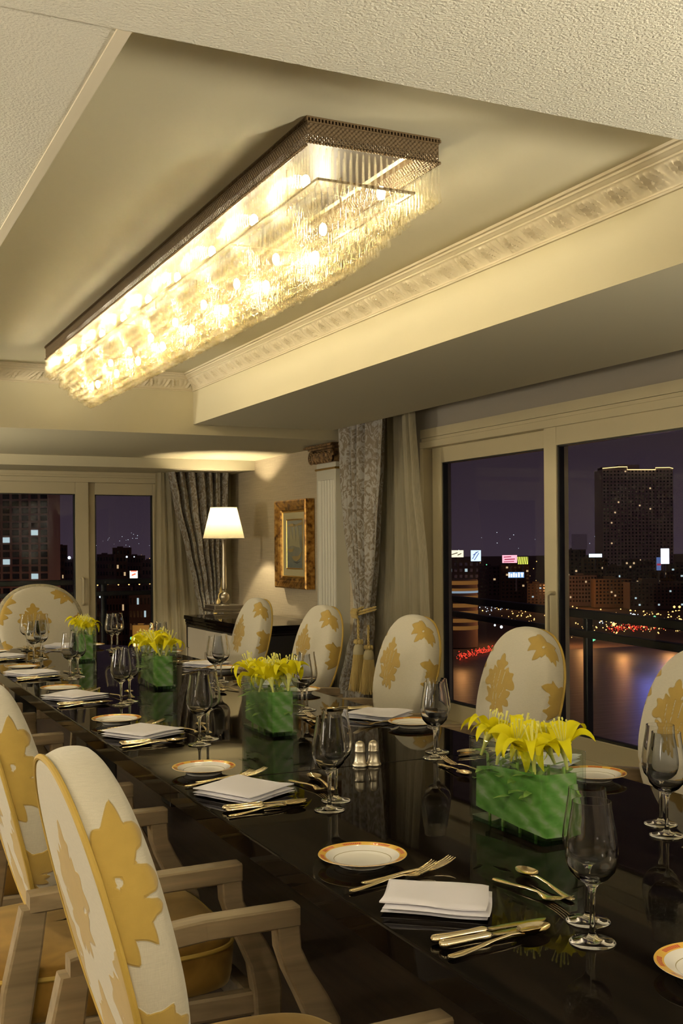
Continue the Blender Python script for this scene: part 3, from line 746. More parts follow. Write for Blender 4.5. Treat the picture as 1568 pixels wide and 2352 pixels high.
# ------------------------------------------------------------------ lilies in square glass vases
def petal_me(w, L, droop, seed):
    rd = random.Random(seed); nu, nv = 7, 12
    def fn(u, v):
        s = v; r = .004+L*(.16*s+.84*s**1.15); z = .030*math.sin(min(1, s*1.3)*PI/2)
        if s > .55: z -= droop*((s-.55)/.45)**2
        if s > .8: r -= .010*((s-.8)/.2)**2*(droop/.03)
        hw = w*.5*(math.sin(PI*min(1, .10+.90*s)**.85)**.8 if s < 1 else 0)+.0008
        q = (u-.5)*2
        return (r, q*hw+.002*math.sin(s*6+seed), z+.008*abs(q)**1.6*math.sin(PI*min(1, s*1.1))*(1 if s < .9 else .4))
    return MB().grid(fn, nu, nv).mesh('petal', M['petal'], True, 0)
pet = [petal_me(.038, .076, .034, 1), petal_me(.030, .082, .044, 2), petal_me(.036, .072, .022, 3)]
def stamens_me():
    mb = MB()
    for k in range(6):
        a = k*PI/3+.3; r1 = .016
        mb.tube([(.002*math.cos(a), .002*math.sin(a), .002), (r1*.6*math.cos(a), r1*.6*math.sin(a), .035), (r1*math.cos(a), r1*math.sin(a), .062)], .0009, 5)
        mb.sphere((r1*math.cos(a), r1*math.sin(a), .063), .0022, 6, 4, 1.8)
    mb.tube([(0, 0, 0), (.001, 0, .05), (.003, .002, .074)], [.0015, .0014, .0028], 6)
    return mb.mesh('stamens', M['stamen'])
sta_m = stamens_me()
def throat_me():
    return MB().lathe([(.003, -.045), (.0045, -.02), (.009, .0), (.014, .010)], 10, capb=False, capt=False).mesh('throat', M['stamen'])
thr_m = throat_me()
def leaflets_me(seed, h):
    rd = random.Random(seed); mb = MB()
    for k in range(15):
        a = rd.uniform(0, 2*PI); z0 = -rd.uniform(.035, min(.115, h)); L = rd.uniform(.03, .055); w = rd.uniform(.007, .012); up = rd.uniform(-.1, .9)
        d = Vector((math.cos(a), math.sin(a), up)).normalized(); sd = Vector((-math.sin(a), math.cos(a), 0))
        pts = []
        for i in range(6):
            s = i/5; c = Vector((0, 0, z0))+d*L*s+Vector((0, 0, -.012*s*s)); hw = w*math.sin(PI*(.08+.9*s))
            pts.append([c-sd*hw, c+Vector((0, 0, -.001)), c+sd*hw])
        n0 = len(mb.v); mb.v += [tuple(p) for r in pts for p in r]
        for i in range(5):
            for j in range(2): mb.f.append((n0+i*3+j, n0+i*3+j+1, n0+i*3+j+4, n0+i*3+j+3))
    return mb.mesh('stem_leaves', M['stem'], True, 0)
def lily(x, y, z, rz, tx, ty, sc, label, group, seed, h):
    r = thing('lily', label, 'flower', (x, y, z), 0, group)
    fl = bpy.data.objects.new('flower_head', thr_m); link(fl, r); fl.rotation_euler = (tx, ty, rz); fl.scale = (sc, sc, sc)
    for k in range(6):
        o = mk('petal', pet[(k+seed) % 3], fl); o.rotation_euler = (0, R(random.uniform(-14, 10)), k*PI/3+random.uniform(-.15, .15))
        o.location = (0, 0, .001 if k % 2 else .003)
    mk('stamens', sta_m, fl)
    MB().tube([(0, 0, -.035), (.002, .001, -.07), (.004, -.002, -h)], .0032, 6).build('stem', M['stem'], r)
    MB_l = mk('stem_leaves', leaflets_me(seed, h), r)
    return r
def vase(cx, cy, w, l, h, label, where, nl, seed):
    r = thing('glass_vase', label, 'vase', (cx, cy, T+.0004), 0, 'rectangular glass flower vases')
    def ring(hw, hl, z, rad):
        out = []
        for qx, qy, a0 in ((1, 1, 0), (-1, 1, 90), (-1, -1, 180), (1, -1, 270)):
            for k in range(5):
                a = R(a0+k*22.5); out.append((qx*(hw-rad)+rad*math.cos(a), qy*(hl-rad)+rad*math.sin(a), z))
        return out
    hw, hl = w/2, l/2; g = .0045
    MB().loft([ring(hw-.006, hl-.006, 0, .008), ring(hw, hl, .006, .011), ring(hw, hl, h-.001, .011), ring(hw-.0015, hl-.0015, h, .010), ring(hw-g, hl-g, h-.001, .008), ring(hw-g, hl-g, .013, .008), ring(hw-g-.006, hl-g-.006, .010, .006)], False).build('wall', M['vase'], r, True, 50)
    MB().loft([ring(hw-.0065, hl-.0065, .0003, .008), ring(hw-.0045, hl-.0045, .0098, .008)]).build('base', M['vase_edge'], r, True, 50)
    MB().add(ring(hw-g-.0005, hl-g-.0005, h*.70, .008), [tuple(range(20))]).build('water', M['water'], r)
    # broad leaf lining the vase
    lw, ll = hw-g-.006, hl-g-.006
    pth = [(-lw, .95*ll), (-lw, .3*ll), (-lw, -ll*.80), (-lw*.8, -ll), (lw*.8, -ll), (lw, -ll*.8), (lw, ll*.8), (lw*.8, ll), (-lw*.6, ll*.96)]
    dense = []
    for i in range(len(pth)-1):
        for k in range(10): dense.append((pth[i][0]+(pth[i+1][0]-pth[i][0])*k/10, pth[i][1]+(pth[i+1][1]-pth[i][1])*k/10))
    nn = len(dense); rd = random.Random(seed)
    def lf(u, v):
        i = min(nn-1, int(u*(nn-1)+.5)); x, y = dense[i]; s = u
        hh = h*(.20+.50*math.sin(PI*min(1, .12+.86*s))**.6)
        z = .012+(.018*(1-math.sin(PI*s)))+v*hh
        return (x*(1-.05*v+.02*math.sin(u*40)), y, min(z, h*.78))
    lo = MB().grid(lf, nn, 10).build('broad_leaf', M['leaf'], None, True, 0, (cx, cy, T+.001))
    tag(lo, 'broad green leaf lining the inside of '+where, 'leaf', 'broad leaves inside the vases')
    # second curled leaf in the middle
    def lf2(u, v):
        a = (u-.5)*2.6; return (lw*.72*math.sin(a*.9)*(.5+.5*v)+.002*math.sin(9*u), ll*.62*math.cos(a)*(1-.3*v)-ll*.1, .014+v*h*(.30+.36*math.sin(PI*(.1+.8*u))))
    lo = MB().grid(lf2, 26, 9).build('curled_leaf', M['leaf'], None, True, 0, (cx, cy, T+.001))
    tag(lo, 'curled green leaf standing in the middle of '+where, 'leaf', 'curled leaves inside the vases')
    spots = []
    for k in range(nl):
        fy = (k+.5)/nl-.5
        spots.append((cx+(-1 if k % 2 else 1)*w*.30*(.6+.4*rd.random()), cy+fy*l*.86, T+h+rd.uniform(-.014, .004)))
    order = sorted(range(nl), key=lambda q: proj(spots[q])[0])
    nm = {8: ['leftmost', 'second from left', 'third from left', 'fourth from left', 'fourth from right', 'third from right', 'second from right', 'rightmost'], 5: ['leftmost', 'second from left', 'middle', 'second from right', 'rightmost'], 6: ['leftmost', 'second from left', 'third from left', 'third from right', 'second from right', 'rightmost'], 4: ['leftmost', 'second from left', 'second from right', 'rightmost']}[nl]
    for q, k in enumerate(order):
        x, y, z = spots[k]
        lily(x, y, z, rd.uniform(0, 6), R(rd.uniform(-30, 30)), R(rd.uniform(-34, 16)), rd.uniform(.92, 1.10), f'{nm[q]} open yellow lily in {where}', 'yellow lilies in the vases', seed*10+k, h)
vase(1.363, 1.956, .116, .275, .183, 'nearest rectangular glass vase of yellow lilies on the table', 'the nearest glass vase', 8, 1)
vase(1.350, 3.385, .108, .25, .183, 'second rectangular glass vase of yellow lilies from the camera', 'the second glass vase', 8, 2)
vase(1.352, 4.71, .108, .26, .183, 'third rectangular glass vase of yellow lilies from the camera', 'the third glass vase', 8, 3)
vase(1.318, 6.03, .095, .24, .183, 'farthest rectangular glass vase of yellow lilies on the table', 'the farthest glass vase', 5, 4)

# ------------------------------------------------------------------ chandelier
CX0, CX1, CY0, CY1 = 1.331, 1.780, 3.0, 7.1
CXC, CYC = (CX0+CX1)/2, (CY0+CY1)/2
ch = thing('crystal_chandelier', 'long rectangular crystal chandelier fixed to the tray ceiling above the table', 'chandelier', (CXC, CYC, ZT))
hx, hy = (CX1-CX0)/2, (CY1-CY0)/2
def rect_ring(ins, z): return [(hx-ins, hy-ins, z), (-hx+ins, hy-ins, z), (-hx+ins, -hy+ins, z), (hx-ins, -hy+ins, z)]
MB().loft([rect_ring(0, -.014), rect_ring(0, -.078), rect_ring(.003, -.078), rect_ring(.003, -.014)], False, True).build('pierced_band', M['bronze'], ch, False)
MB().loft([rect_ring(-.004, 0), rect_ring(-.004, -.005), rect_ring(.001, -.005), rect_ring(.001, -.014), rect_ring(-.002, -.014), rect_ring(-.002, -.018), rect_ring(.006, -.018), rect_ring(.006, 0)], False, True).build('rim_rail', M['bronze_solid'], ch, False)
def along(d, sp):
    out = []; a, b = hx-d, hy-d
    nx, ny = max(1, round(2*a/sp)), max(1, round(2*b/sp))
    for i in range(nx): out.append((-a+2*a*i/nx, -b)); out.append((a-2*a*i/nx, b))
    for i in range(ny): out.append((a, -b+2*b*i/ny)); out.append((-a, b-2*b*i/ny))
    return out
def replicate(tv, tf, places):
    tv = np.array(tv); N = len(tv); vs = (tv[None, :, :]*np.array([[1, 1, p[3]] for p in places])[:, None, :]+np.array([p[:3] for p in places])[:, None, :]).reshape(-1, 3)
    fs = [tuple(i+N*k for i in f) for k in range(len(places)) for f in tf]
    return vs, fs
def mass(name, tmb, places, mat, parent, smooth=True):
    vs, fs = replicate(tmb.v, tmb.f, places)
    me = bpy.data.meshes.new(name); me.from_pydata(vs.tolist(), [], fs); me.update(); me.materials.append(mat)
    if smooth: me.polygons.foreach_set('use_smooth', [True]*len(me.polygons))
    return link(bpy.data.objects.new(name, me), parent)
bd = MB().sphere((0, 0, 0), .0055, 6, 4)
pl = [(x, y, -.077-.007*(i % 2), 1) for i, (x, y) in enumerate(along(-.002, .0105))]
mass('bead_trim', bd, pl, M['bronze_solid'], ch)
dn = MB().box(-.0025, .0025, -.0025, .0025, -.0045, .0045)
mass('dentil_rail', dn, [(x, y, -.0095, 1) for x, y in along(-.0035, .011)], M['bronze_solid'], ch, False)
MB().loft([rect_ring(.03, -.003), rect_ring(.03, -.001)]).build('back_plate', M['plate'], ch, False)
sh = MB()
for ins in (.055,):
    sh.loft([rect_ring(ins, -.158), rect_ring(ins, -.166), rect_ring(ins+.008, -.166), rect_ring(ins+.008, -.158)], False, True)
for k in range(0, 11, 2):
    y = -hy+.055+(2*hy-.11)*k/10; sh.box(-hx+.055, hx-.055, y-.003, y+.003, -.165, -.159)
for k in (1, 5, 9):
    y = -hy+.055+(2*hy-.11)*k/10
    for x in (-.1, .1): sh.box(x-.003, x+.003, y-.003, y+.003, -.16, -.002)
sh.build('hanging_frame', M['bronze_solid'], ch, False)
def drop_mb(L, rb, sz):
    n = 6; prof = [(.0012, 0), (.0036, -.006), (.0041, -.03), (.0043, -L*.6), (.0048, -L+.028*sz), (rb*.8, -L+.015*sz), (rb, -L+.008*sz), (rb*.75, -L+.002*sz), (rb*.12, -L)]
    return MB().lathe(list(reversed(prof)), n, capb=True, capt=True)
TIERS = [(.0, 2.440, .116, .020), (.018, 2.430, .11, .022), (.072, 2.366, .110, .021), (.092, 2.352, .105, .020), (.118, 2.328, .095, .019), (.144, 2.306, .09, .019), (.170, 2.284, .09, .019), (.196, 2.262, .09, .019), (.2195, 2.246, .09, .021)]
drops = []
rd = random.Random(5)
for ti, (d, zb, L, sp) in enumerate(TIERS):
    for (x, y) in along(d, sp):
        jz = rd.uniform(-.006, .006) if ti > 1 else rd.uniform(-.0015, .0015)
        drops.append((x+rd.uniform(-.002, .002)*(ti > 1), y+rd.uniform(-.002, .002)*(ti > 1), zb-ZT+L+jz, 1.0, 0 if ti < 2 else 1))
drops.sort(key=lambda p: (p[0]+CXC)**2+(p[1]+CYC)**2+.3*(p[4]))
dA, dB = drop_mb(.116, .0102, 1.15), drop_mb(.105, .0088, 1.5)
for mbd in (dA, dB):
    pass
meA = dA.mesh('crystal_drop', M['crystal'], True, 0); meB = dB.mesh('crystal_drop', M['crystal'], True, 0)
for p in drops[:100]:
    mk('crystal_drop', meA if p[4] == 0 else meB, ch, p[:3])
rest = drops[100:]
vA, fA = replicate(dA.v, dA.f, [p for p in rest if p[4] == 0]); vB, fB = replicate(dB.v, dB.f, [p for p in rest if p[4] == 1])
me = bpy.data.meshes.new('crystal_drops'); nA = len(vA)
me.from_pydata(np.concatenate([vA, vB]).tolist(), [], fA+[tuple(i+nA for i in f) for f in fB]); me.update(); me.materials.append(M['crystal'])
me.polygons.foreach_set('use_smooth', [True]*len(me.polygons))
o = link(bpy.data.objects.new('crystal_drops', me), ch); o['kind'] = 'stuff'
LAMP = (1., .87, .60)
def point(name, loc, power, rad, col=LAMP, parent=None):
    l = bpy.data.lights.new(name, 'POINT'); l.energy = power; l.shadow_soft_size = rad; l.color = col
    o = bpy.data.objects.new(name, l); o.location = loc; link(o, parent); return o
bulb_me = MB().sphere((0, 0, 0), .015, 8, 6, 1.5).mesh('bulb', M['bulb'])
for k in range(9):
    y = -hy+.22+(2*hy-.44)*k/8
    for x in (-.135, .135):
        mk('bulb', bulb_me, ch, (x, y, -.118))
    if k < 8:
        yy = y+(2*hy-.44)/16
        mk('bulb', bulb_me, ch, (0, yy, -.29))

# ------------------------------------------------------------------ curtains
def drape(name, levels, axis, val, nf, amp, mat, parent=None, nu=140, nv=70, seed=0, ph=0.):
    pts = []
    for py, l, r in levels:
        a, b = at(l, py, axis, val), at(r, py, axis, val); pts.append(((a.z+b.z)/2, a[1-axis], b[1-axis]))
    pts.sort(key=lambda p: -p[0]); zs = [p[0] for p in pts]
    w0 = abs(pts[0][1]-pts[0][2])
    def lerp(z):
        for i in range(len(pts)-1):
            if zs[i] >= z >= zs[i+1]:
                t_ = (zs[i]-z)/(zs[i]-zs[i+1]+1e-9); t_ = t_*t_*(3-2*t_)*.5+t_*.5
                return [pts[i][k]+(pts[i+1][k]-pts[i][k])*t_ for k in (1, 2)]
        return pts[-1][1:]
    rd = random.Random(seed); f2 = [rd.uniform(-.25, .25) for _ in range(nf*2+2)]
    def fn(u, v):
        z = zs[0]+(zs[-1]-zs[0])*v; a, b = lerp(z); w = abs(b-a)
        i = int(u*nf*2); q = u+f2[min(i, len(f2)-1)]*0
        k = u*nf*2*PI+ph+.9*math.sin(u*9+seed)
        dpt = amp*(math.sin(k)+.35*math.sin(2.3*k+v*2+seed))*(.55+.45*min(1, w/w0))
        s = a+(b-a)*(u+.012*math.sin(k+1.5))
        p = [0, 0, z]; p[1-axis] = s; p[axis] = val+dpt
        return tuple(p)
    return MB().grid(fn, nu, nv).build(name, mat, parent, True, 0)
LV = [(968, 776, 886), (1080, 779, 882), (1200, 788, 874), (1300, 801, 868), (1360, 811, 861), (1405, 818, 855), (1440, 812, 857), (1500, 795, 852), (1580, 778, 846), (1760, 768, 842)]
cr = drape('damask_curtain', LV, 0, 3.745, 5, .040, M['damask'], seed=2)
tag(cr, 'silver damask curtain tied back beside the white pilaster and large right window', 'curtain')
sr = drape('sheer_curtain', [(955, 872, 948), (1100, 868, 958), (1300, 855, 978), (1450, 846, 984), (1640, 838, 992)], 0, 3.87, 5, .022, M['sheer'], seed=4)
tag(sr, 'cream sheer curtain hanging between damask curtain and large right window', 'curtain')
LV = [(1082, 386, 528), (1160, 400, 526), (1259, 427, 517), (1340, 446, 516), (1406, 459, 514), (1500, 462, 530), (1590, 455, 540)]
cl = drape('damask_curtain', LV, 1, 10.70, 7, .045, M['damask'], seed=6, ph=1.)
tag(cl, 'silver damask curtain in the far corner behind the table lamp', 'curtain')
sl = drape('sheer_curtain', [(1082, 356, 440), (1250, 353, 470), (1400, 355, 485), (1590, 360, 500)], 1, 10.83, 5, .022, M['sheer'], seed=9)
tag(sl, 'cream sheer curtain beside the far left window', 'curtain')
# tieback with tassels
tc = at(836, 1412, 0, 3.70)
tb = thing('curtain_tieback', 'gold rope tieback with two tassels on the right damask curtain', 'tieback', tc)
def twisted(mb, pts, r, n=60):
    P_ = [Vector(p) for p in pts]
    def samp(t_):
        k = t_*(len(P_)-1); i = min(len(P_)-2, int(k)); q = k-i; return P_[i].lerp(P_[i+1], q)
    for ph in (0, PI):
        tr = []
        for i in range(n+1):
            c = samp(i/n); a = i*.8+ph; tr.append(c+Vector((math.cos(a)*r*.6, math.sin(a)*r*.6, math.sin(a)*r*.3)))
        mb.tube(tr, r*.62, 6)
rope = MB()
hw = .055
for dz in (.012, .03):
    twisted(rope, [(.06, hw*1.35, .03+dz), (.0, hw*1.15, .015+dz), (-.055, hw*.6, dz-.005), (-.065, 0, dz-.012), (-.055, -hw*.6, dz-.005), (0, -hw*1.15, .015+dz), (.06, -hw*1.35, .03+dz)], .010)
for k in range(5): twisted(rope, [(-.075, .035-.018*k, .045), (-.088, .035-.018*k, .015), (-.075, .035-.018*k, -.02)], .010, 14)
rope.build('rope', M['cord'], tb)
for px, z0, sc in ((823, 0, 1.), (846, -.03, .93)):
    p = at(px, 1440, 0, 3.655)
    tl = bpy.data.objects.new('tassel', None)
    hm = MB(); twisted(hm, [(0, 0, .16), (0, .002, .07), (0, 0, 0)], .010, 24)
    for k in range(7): hm.sphere((.026*math.cos(k*.9), .026*math.sin(k*.9), -.015), .014, 8, 6, 1.4)
    ts = hm.build('tassel', M['cord'], tb); ts.location = (p.x-tc.x, p.y-tc.y, -.185+z0); ts.scale = (sc, sc, sc)
    MB().lathe([(.004, -.02), (.022, -.028), (.036, -.050), (.042, -.080), (.043, -.105), (.038, -.112)], 20).build('tassel_head', M['tassel_head'], ts)
    sk = MB()
    for ring_, rr in ((0, .038), (1, .028), (2, .016)):
        for k in range(34):
            a = k*2*PI/34+ring_*.1; r2 = rr*(1.75+.25*math.sin(k*7.3))
            sk.tube([(rr*math.cos(a), rr*math.sin(a), -.108), (rr*1.25*math.cos(a), rr*1.25*math.sin(a), -.2), (r2*math.cos(a+.05), r2*math.sin(a+.05), -.37+.012*math.sin(k*3.1))], .0042, 5)
    sk.build('fringe', M['cord'], ts)
q = at(511, 1345, 1, 10.62); q2 = at(494, 1412, 1, 10.62)
tb2 = thing('curtain_tieback', 'gold rope holding back the far corner damask curtain', 'tieback', q2)
rp = MB(); twisted(rp, [(q.x-q2.x+.02, .04, q.z-q2.z+.08), (q.x-q2.x, 0, q.z-q2.z), (0, 0, 0), (-.03, .02, -.08)], .017, 60); rp.build('rope', M['cord'], tb2)

# ------------------------------------------------------------------ pilasters
def pilaster(y0, y1, xf, label, ring_z):
    yc = (y0+y1)/2; r = thing('pilaster', label, 'pilaster', (XW-.001, yc, 0))
    w = (y1-y0)/2; d = xf-XW; prof = [(0, w), (d, w), (d, w*.86)]
    nfl = 6
    for k in range(nfl):
        a = w*.86-(2*w*.86)*k/nfl; b = w*.86-(2*w*.86)*(k+1)/nfl
        for s in range(1, 8):
            q = s/8; e = .16
            yy = a+(b-a)*q; inn = .022*math.sqrt(max(0, 1-((q-.5)/(.5-e*.5))**2)) if e*.5 < q < 1-e*.5 else 0
            prof.append((d+inn, yy))
    prof += [(d, -w*.86), (d, -w), (0, -w)]
    MB().loft([[(x, y, z) for x, y in prof] for z in (.2, ring_z-.09)]).build('fluted_shaft', M['white'], r, True, 25)
    MB().box(d, 0, -w, w, ring_z-.09, ring_z+.055).build('neck', M['white'], r, False)
    MB().box(d-.02, 0, -w-.02, w+.02, 0, .2).build('plinth', M['white'], r, False)
    MB().tube([(0, -w-.006, ring_z), (d-.006, -w-.006, ring_z), (d-.006, w+.006, ring_z), (0, w+.006, ring_z)], .009, 8).build('gilt_ring', M['gold'], r)
    cp = MB(); zc = ring_z+.05; zt = ZB
    cp.box(d-.02, 0, -w-.02, w+.02, zc, zt-.04)
    for k, (e, za, zb) in enumerate(((.055, zt-.042, zt-.026), (.085, zt-.026, zt-.012), (.07, zt-.012, zt-.001))):
        cp.box(d-e, 0, -w-e, w+e, za, zb)
    co = cp.build('capital', M['capital'], r, False)
    for s in (1, -1):
        sp = []
        for i in range(80):
            a = i*.24; rr = .052*(1-i/80)+.004; sp.append((d-.045-.0003*i, s*(w-.005)+s*rr*math.cos(a), zc+.045+rr*math.sin(a)))
        MB().tube(sp, [.013*(1-i/110) for i in range(80)], 8).sphere((d-.05, s*(w-.005), zc+.045), .017, 10, 8).tube([(d-.03, s*(w-.005), zc+.045), (0, s*(w-.005), zc+.045)], .047, 16).build('volute', M['capital'], co)
    lv = MB()
    for k in range(5):
        yy = -w*.6+w*1.2*k/4
        lv.tube([(d-.022, yy, zc), (d-.045, yy, zc+.04), (d-.05, yy*1.05, zc+.075), (d-.075, yy*1.05, zc+.082)], [.016, .02, .017, .006], 8)
    lv.build('leaf_ornament', M['capital'], co)
    return r
XP = 3.83
ya = at(772, 1200, 0, XP).y; yb_ = at(728, 1200, 0, XP).y
rz = at(750, 1077, 0, XP).z
pilaster(ya, yb_, XP, 'white fluted pilaster with bronze scrolled capital beside the painting', rz)
pilaster(ya-.36, ya-.19, XP+.055, 'white fluted pilaster half hidden behind the right damask curtain', rz+.045)

# ------------------------------------------------------------------ painting
xf = XW-.095
pa, pb_ = at(628.5, 1152, 0, xf), at(700, 1145, 0, xf); pc = at(633, 1349, 0, xf)
ya, yb2, zt_, zb_ = pb_.y, pa.y, pa.z, pc.z
fr = thing('framed_painting', 'gilt-framed painting of sailing boats on the wall above the sideboard', 'painting', (XW-.001, (ya+yb2)/2, (zt_+zb_)/2))
W2, H2 = (yb2-ya)/2, (zt_-zb_)/2
def prect(ins, dx): return [(-dx, W2-ins, H2-ins), (-dx, -W2+ins, H2-ins), (-dx, -W2+ins, -H2+ins), (-dx, W2-ins, -H2+ins)]
MB().loft([prect(.0, .004), prect(.0, .085), prect(.012, .095), prect(.035, .088), prect(.07, .066), prect(.085, .066), prect(.095, .05), prect(.10, .046)], False).build('frame', M['gilt'], fr, True, 25)
MB().loft([prect(.098, .052), prect(.106, .056), prect(.112, .046)], False).build('gold_slip', M['gold'], fr, True, 25)
MB().loft([prect(.110, .046), prect(.175, .040)], False).build('liner', M['liner'], fr, False)
MB().loft([prect(.170, .0415), prect(.178, .044), prect(.184, .039)], False).build('gold_slip', M['gold'], fr, False)
t = NT('painted_sky_and_water'); v = t.obj(); sx = t.n('ShaderNodeSeparateXYZ'); t.set(sx.inputs[0], v)
nz = t.noise(14, 4, v, dist=1.); g = t.math('ADD', t.math('MULTIPLY', t.math('ADD', sx.outputs[2], .3), 1.4), t.math('MULTIPLY', nz, .35))
M['canvas'] = t.done(t.pbsdf(Base_Color=t.ramp(g, [(.1, (.11, .135, .15)), (.35, (.17, .19, .17)), (.62, (.24, .23, .16)), (.85, (.29, .29, .25))]), Roughness=.6, Normal=t.bump(nz, .3, .003)))
cv = MB().add(prect(.182, .040), [(0, 1, 2, 3)]).build('canvas', M['canvas'], fr, False)
pw, phh = W2-.184, H2-.184
M['sail'] = plaster('painted_sail', (.36, .33, .21), 40, .3); M['hull'] = plaster('painted_hull', (.36, .27, .12), 40, .3); M['shadow_paint'] = plaster('painted_dark', (.12, .12, .11), 40, .3)
def daub(name, pts, mat, k):
    P_ = [(-.0405-.0006*k, -y*pw, z*phh) for y, z in pts]; P2 = [(-.040, b, c) for a, b, c in P_]
    MB().loft([P2, P_]).build(name, mat, cv, False)
daub('painted_sail', [(-.75, -.1), (-.55, .75), (-.5, .80), (-.15, -.05)], M['sail'], 1)
daub('painted_sail', [(-.3, -.05), (-.1, .85), (-.02, .85), (.2, -.1)], M['sail'], 2)
daub('painted_sail', [(.1, -.1), (.35, .80), (.42, .8), (.7, -.15)], M['sail'], 3)
daub('painted_bank', [(-.95, .78), (-.4, .88), (.2, .82), (.95, .92), (.95, .80), (-.2, .74)], M['hull'], 2)
daub('painted_boat', [(-.9, -.22), (-.6, -.34), (-.25, -.32), (-.1, -.16), (-.3, -.22), (-.7, -.20)], M['hull'], 4)
daub('painted_boat', [(-.35, -.52), (-.1, -.68), (.3, -.72), (.7, -.60), (.95, -.30), (.85, -.36), (.5, -.50), (.0, -.50)], M['hull'], 5)
daub('painted_shadow', [(-.2, -.74), (.3, -.82), (.75, -.72), (.4, -.74)], M['shadow_paint'], 4)

# ------------------------------------------------------------------ sideboard and lamp
SBX0, SBX1, SBY0, SBY1, SBZ = 2.985, 3.68, 7.85, 9.54, .76
sb = thing('sideboard', 'black lacquered sideboard with champagne doors under the painting', 'sideboard', ((SBX0+SBX1)/2, (SBY0+SBY1)/2, 0))
bx_, by_ = (SBX1-SBX0)/2, (SBY1-SBY0)/2
bevel(MB().box(-bx_+.02, bx_, -by_+.015, by_-.015, .06, SBZ-.035).build('carcass', M['black'], sb, False), .004)
tp = MB()
for e, z0, z1 in ((.0, SBZ-.035, SBZ), (.008, SBZ-.062, SBZ-.037), (.014, SBZ-.085, SBZ-.064)):
    tp.box(-bx_+e, bx_, -by_+e, by_-e, z0, z1)
bevel(tp.build('top', M['lacquer'], sb, False), .006)
for k in range(3):
    y0 = -by_+.09+(2*by_-.18)/3*k; y1 = y0+(2*by_-.18)/3-.008
    dr = bevel(MB().box(-bx_+.006, -bx_+.021, y0, y1, .09, SBZ-.10).build('door', M['champagne'], sb, False), .003)
    MB().tube([(-bx_+.006, y1-.03, .38), (-bx_-.012, y1-.03, .38), (-bx_-.012, y1-.03, .48), (-bx_+.006, y1-.03, .48)], .005, 8).build('handle', M['pewter'], dr)
MB().box(-bx_+.04, bx_-.02, -by_+.04, by_-.04, 0, .06).build('plinth', M['black'], sb, False)
lp = at(515, 1404, 2, SBZ)
lm = thing('table_lamp', 'tall silver table lamp with cream shade on the sideboard', 'lamp', (lp.x, lp.y, SBZ))
bevel(MB().box(-.16, .16, -.16, .16, .0005, .028).box(-.145, .145, -.145, .145, .028, .062).build('base', M['pewter'], lm, False), .004)
MB().lathe([(.0005, .062), (.05, .062), (.05, .068), (.022, .074), (.016, .085), (.026, .095), (.044, .112), (.050, .136), (.044, .160), (.026, .176), (.015, .182), (.020, .19), (.020, .198), (.013, .204), (.022, .212), (.024, .23), (.0225, .30), (.020, .5), (.0185, .62), (.024, .675), (.026, .68), (.012, .685), (.010, .77), (.0005, .77)], 28).build('stem', M['pewter'], lm)
zb0, zt0 = .686, .980
MB().lathe([(.196, zb0), (.124, zt0)], 64, capb=False, capt=False).build('lamp_shade', M['shade'], lm, True, 0)
sh2 = MB(); sh2.tube([((.196)*math.cos(2*PI*k/48), .196*math.sin(2*PI*k/48), zb0) for k in range(48)], .003, 6, True); sh2.tube([((.124)*math.cos(2*PI*k/48), .124*math.sin(2*PI*k/48), zt0) for k in range(48)], .003, 6, True)
for a in (0, 2.1, 4.2): sh2.tube([(.124*math.cos(a), .124*math.sin(a), zt0), (.01*math.cos(a), .01*math.sin(a), .80)], .002, 5)
sh2.build('shade_wire', M['pewter'], lm)
MB().sphere((0, 0, .83), .03, 12, 8, 1.2).build('bulb', emis('lamp_bulb', (1, .85, .6), 25), lm)
point('lamp_light', (0, 0, .85), 85, .035, (1, .82, .52), lm)

# ------------------------------------------------------------------ the city at night
GZ = -57.
def dirpt(px, py, D):
    d = fwd+Rv*((px-W_PX/2)/F_PX)-Uv*((py-HY)/F_PX); return CAM+d*D
def facade(name, c): return pm(name, c, .9, spec=.1)
FM = [facade('facade_a', (.17, .13, .12)), facade('facade_b', (.17, .13, .14)), facade('facade_c', (.22, .15, .10))]
DARKW = pm('dark_window', (.012, .010, .014), .2)
LITW = emis('lit_window', (1, .68, .36), .55); COOLW = emis('cool_lit_window', (.72, .95, 1.), .55)
NEON = emis('roofline_neon', (1, .76, .30), 1.6)
def building(px0, px1, ytop, D, label, mat, rows, cols, lit, litmat=LITW, deep=.6, seed=0, fill=.55, group=None, dark=True):
    a, b = dirpt(px0, ytop, D), dirpt(px1, ytop, D); w = (b-a).length; h = a.z-GZ; c = (a+b)/2
    r = thing('city_building', label, 'building', (c.x, c.y, GZ), -YAW, group)   # local +x right, -y towards us
    hw = w/2; dp = w*deep
    MB().box(-hw, hw, 0, dp, 0, h).build('walls', mat, r, False)
    MB().box(-hw*.5, hw*.1, dp*.2, dp*.7, h, h+w*.07).build('roof_hut', mat, r, False)
    rd = random.Random(seed); dk, lt = MB(), MB()
    cw = w/cols; rh = h/(rows+1)
    for i in range(rows):
        z = h-rh*(i+1); 
        if z < 2: continue
        for j in range(cols):
            x = -hw+cw*(j+.5); m_ = lt if rd.random() < lit else dk
            if m_ is dk and not dark: continue
            ww, wh = cw*fill*.5, rh*fill*.5
            m_.box(x-ww, x+ww, -.12, .1, z-wh+rh*.35, z+wh+rh*.35)
    if dk.v: dk.build('dark_windows', DARKW, r, False)
    if lt.v: lt.build('lit_windows', litmat, r, False)
    return r, hw, h
twr, hw, h = building(1383, 1545, 1078, 1450, 'tall hotel tower with a glowing roofline across the river', facade('tower_facade', (.55, .42, .46)), 34, 20, .018, LITW, .5, 3, .45)
ln = MB()
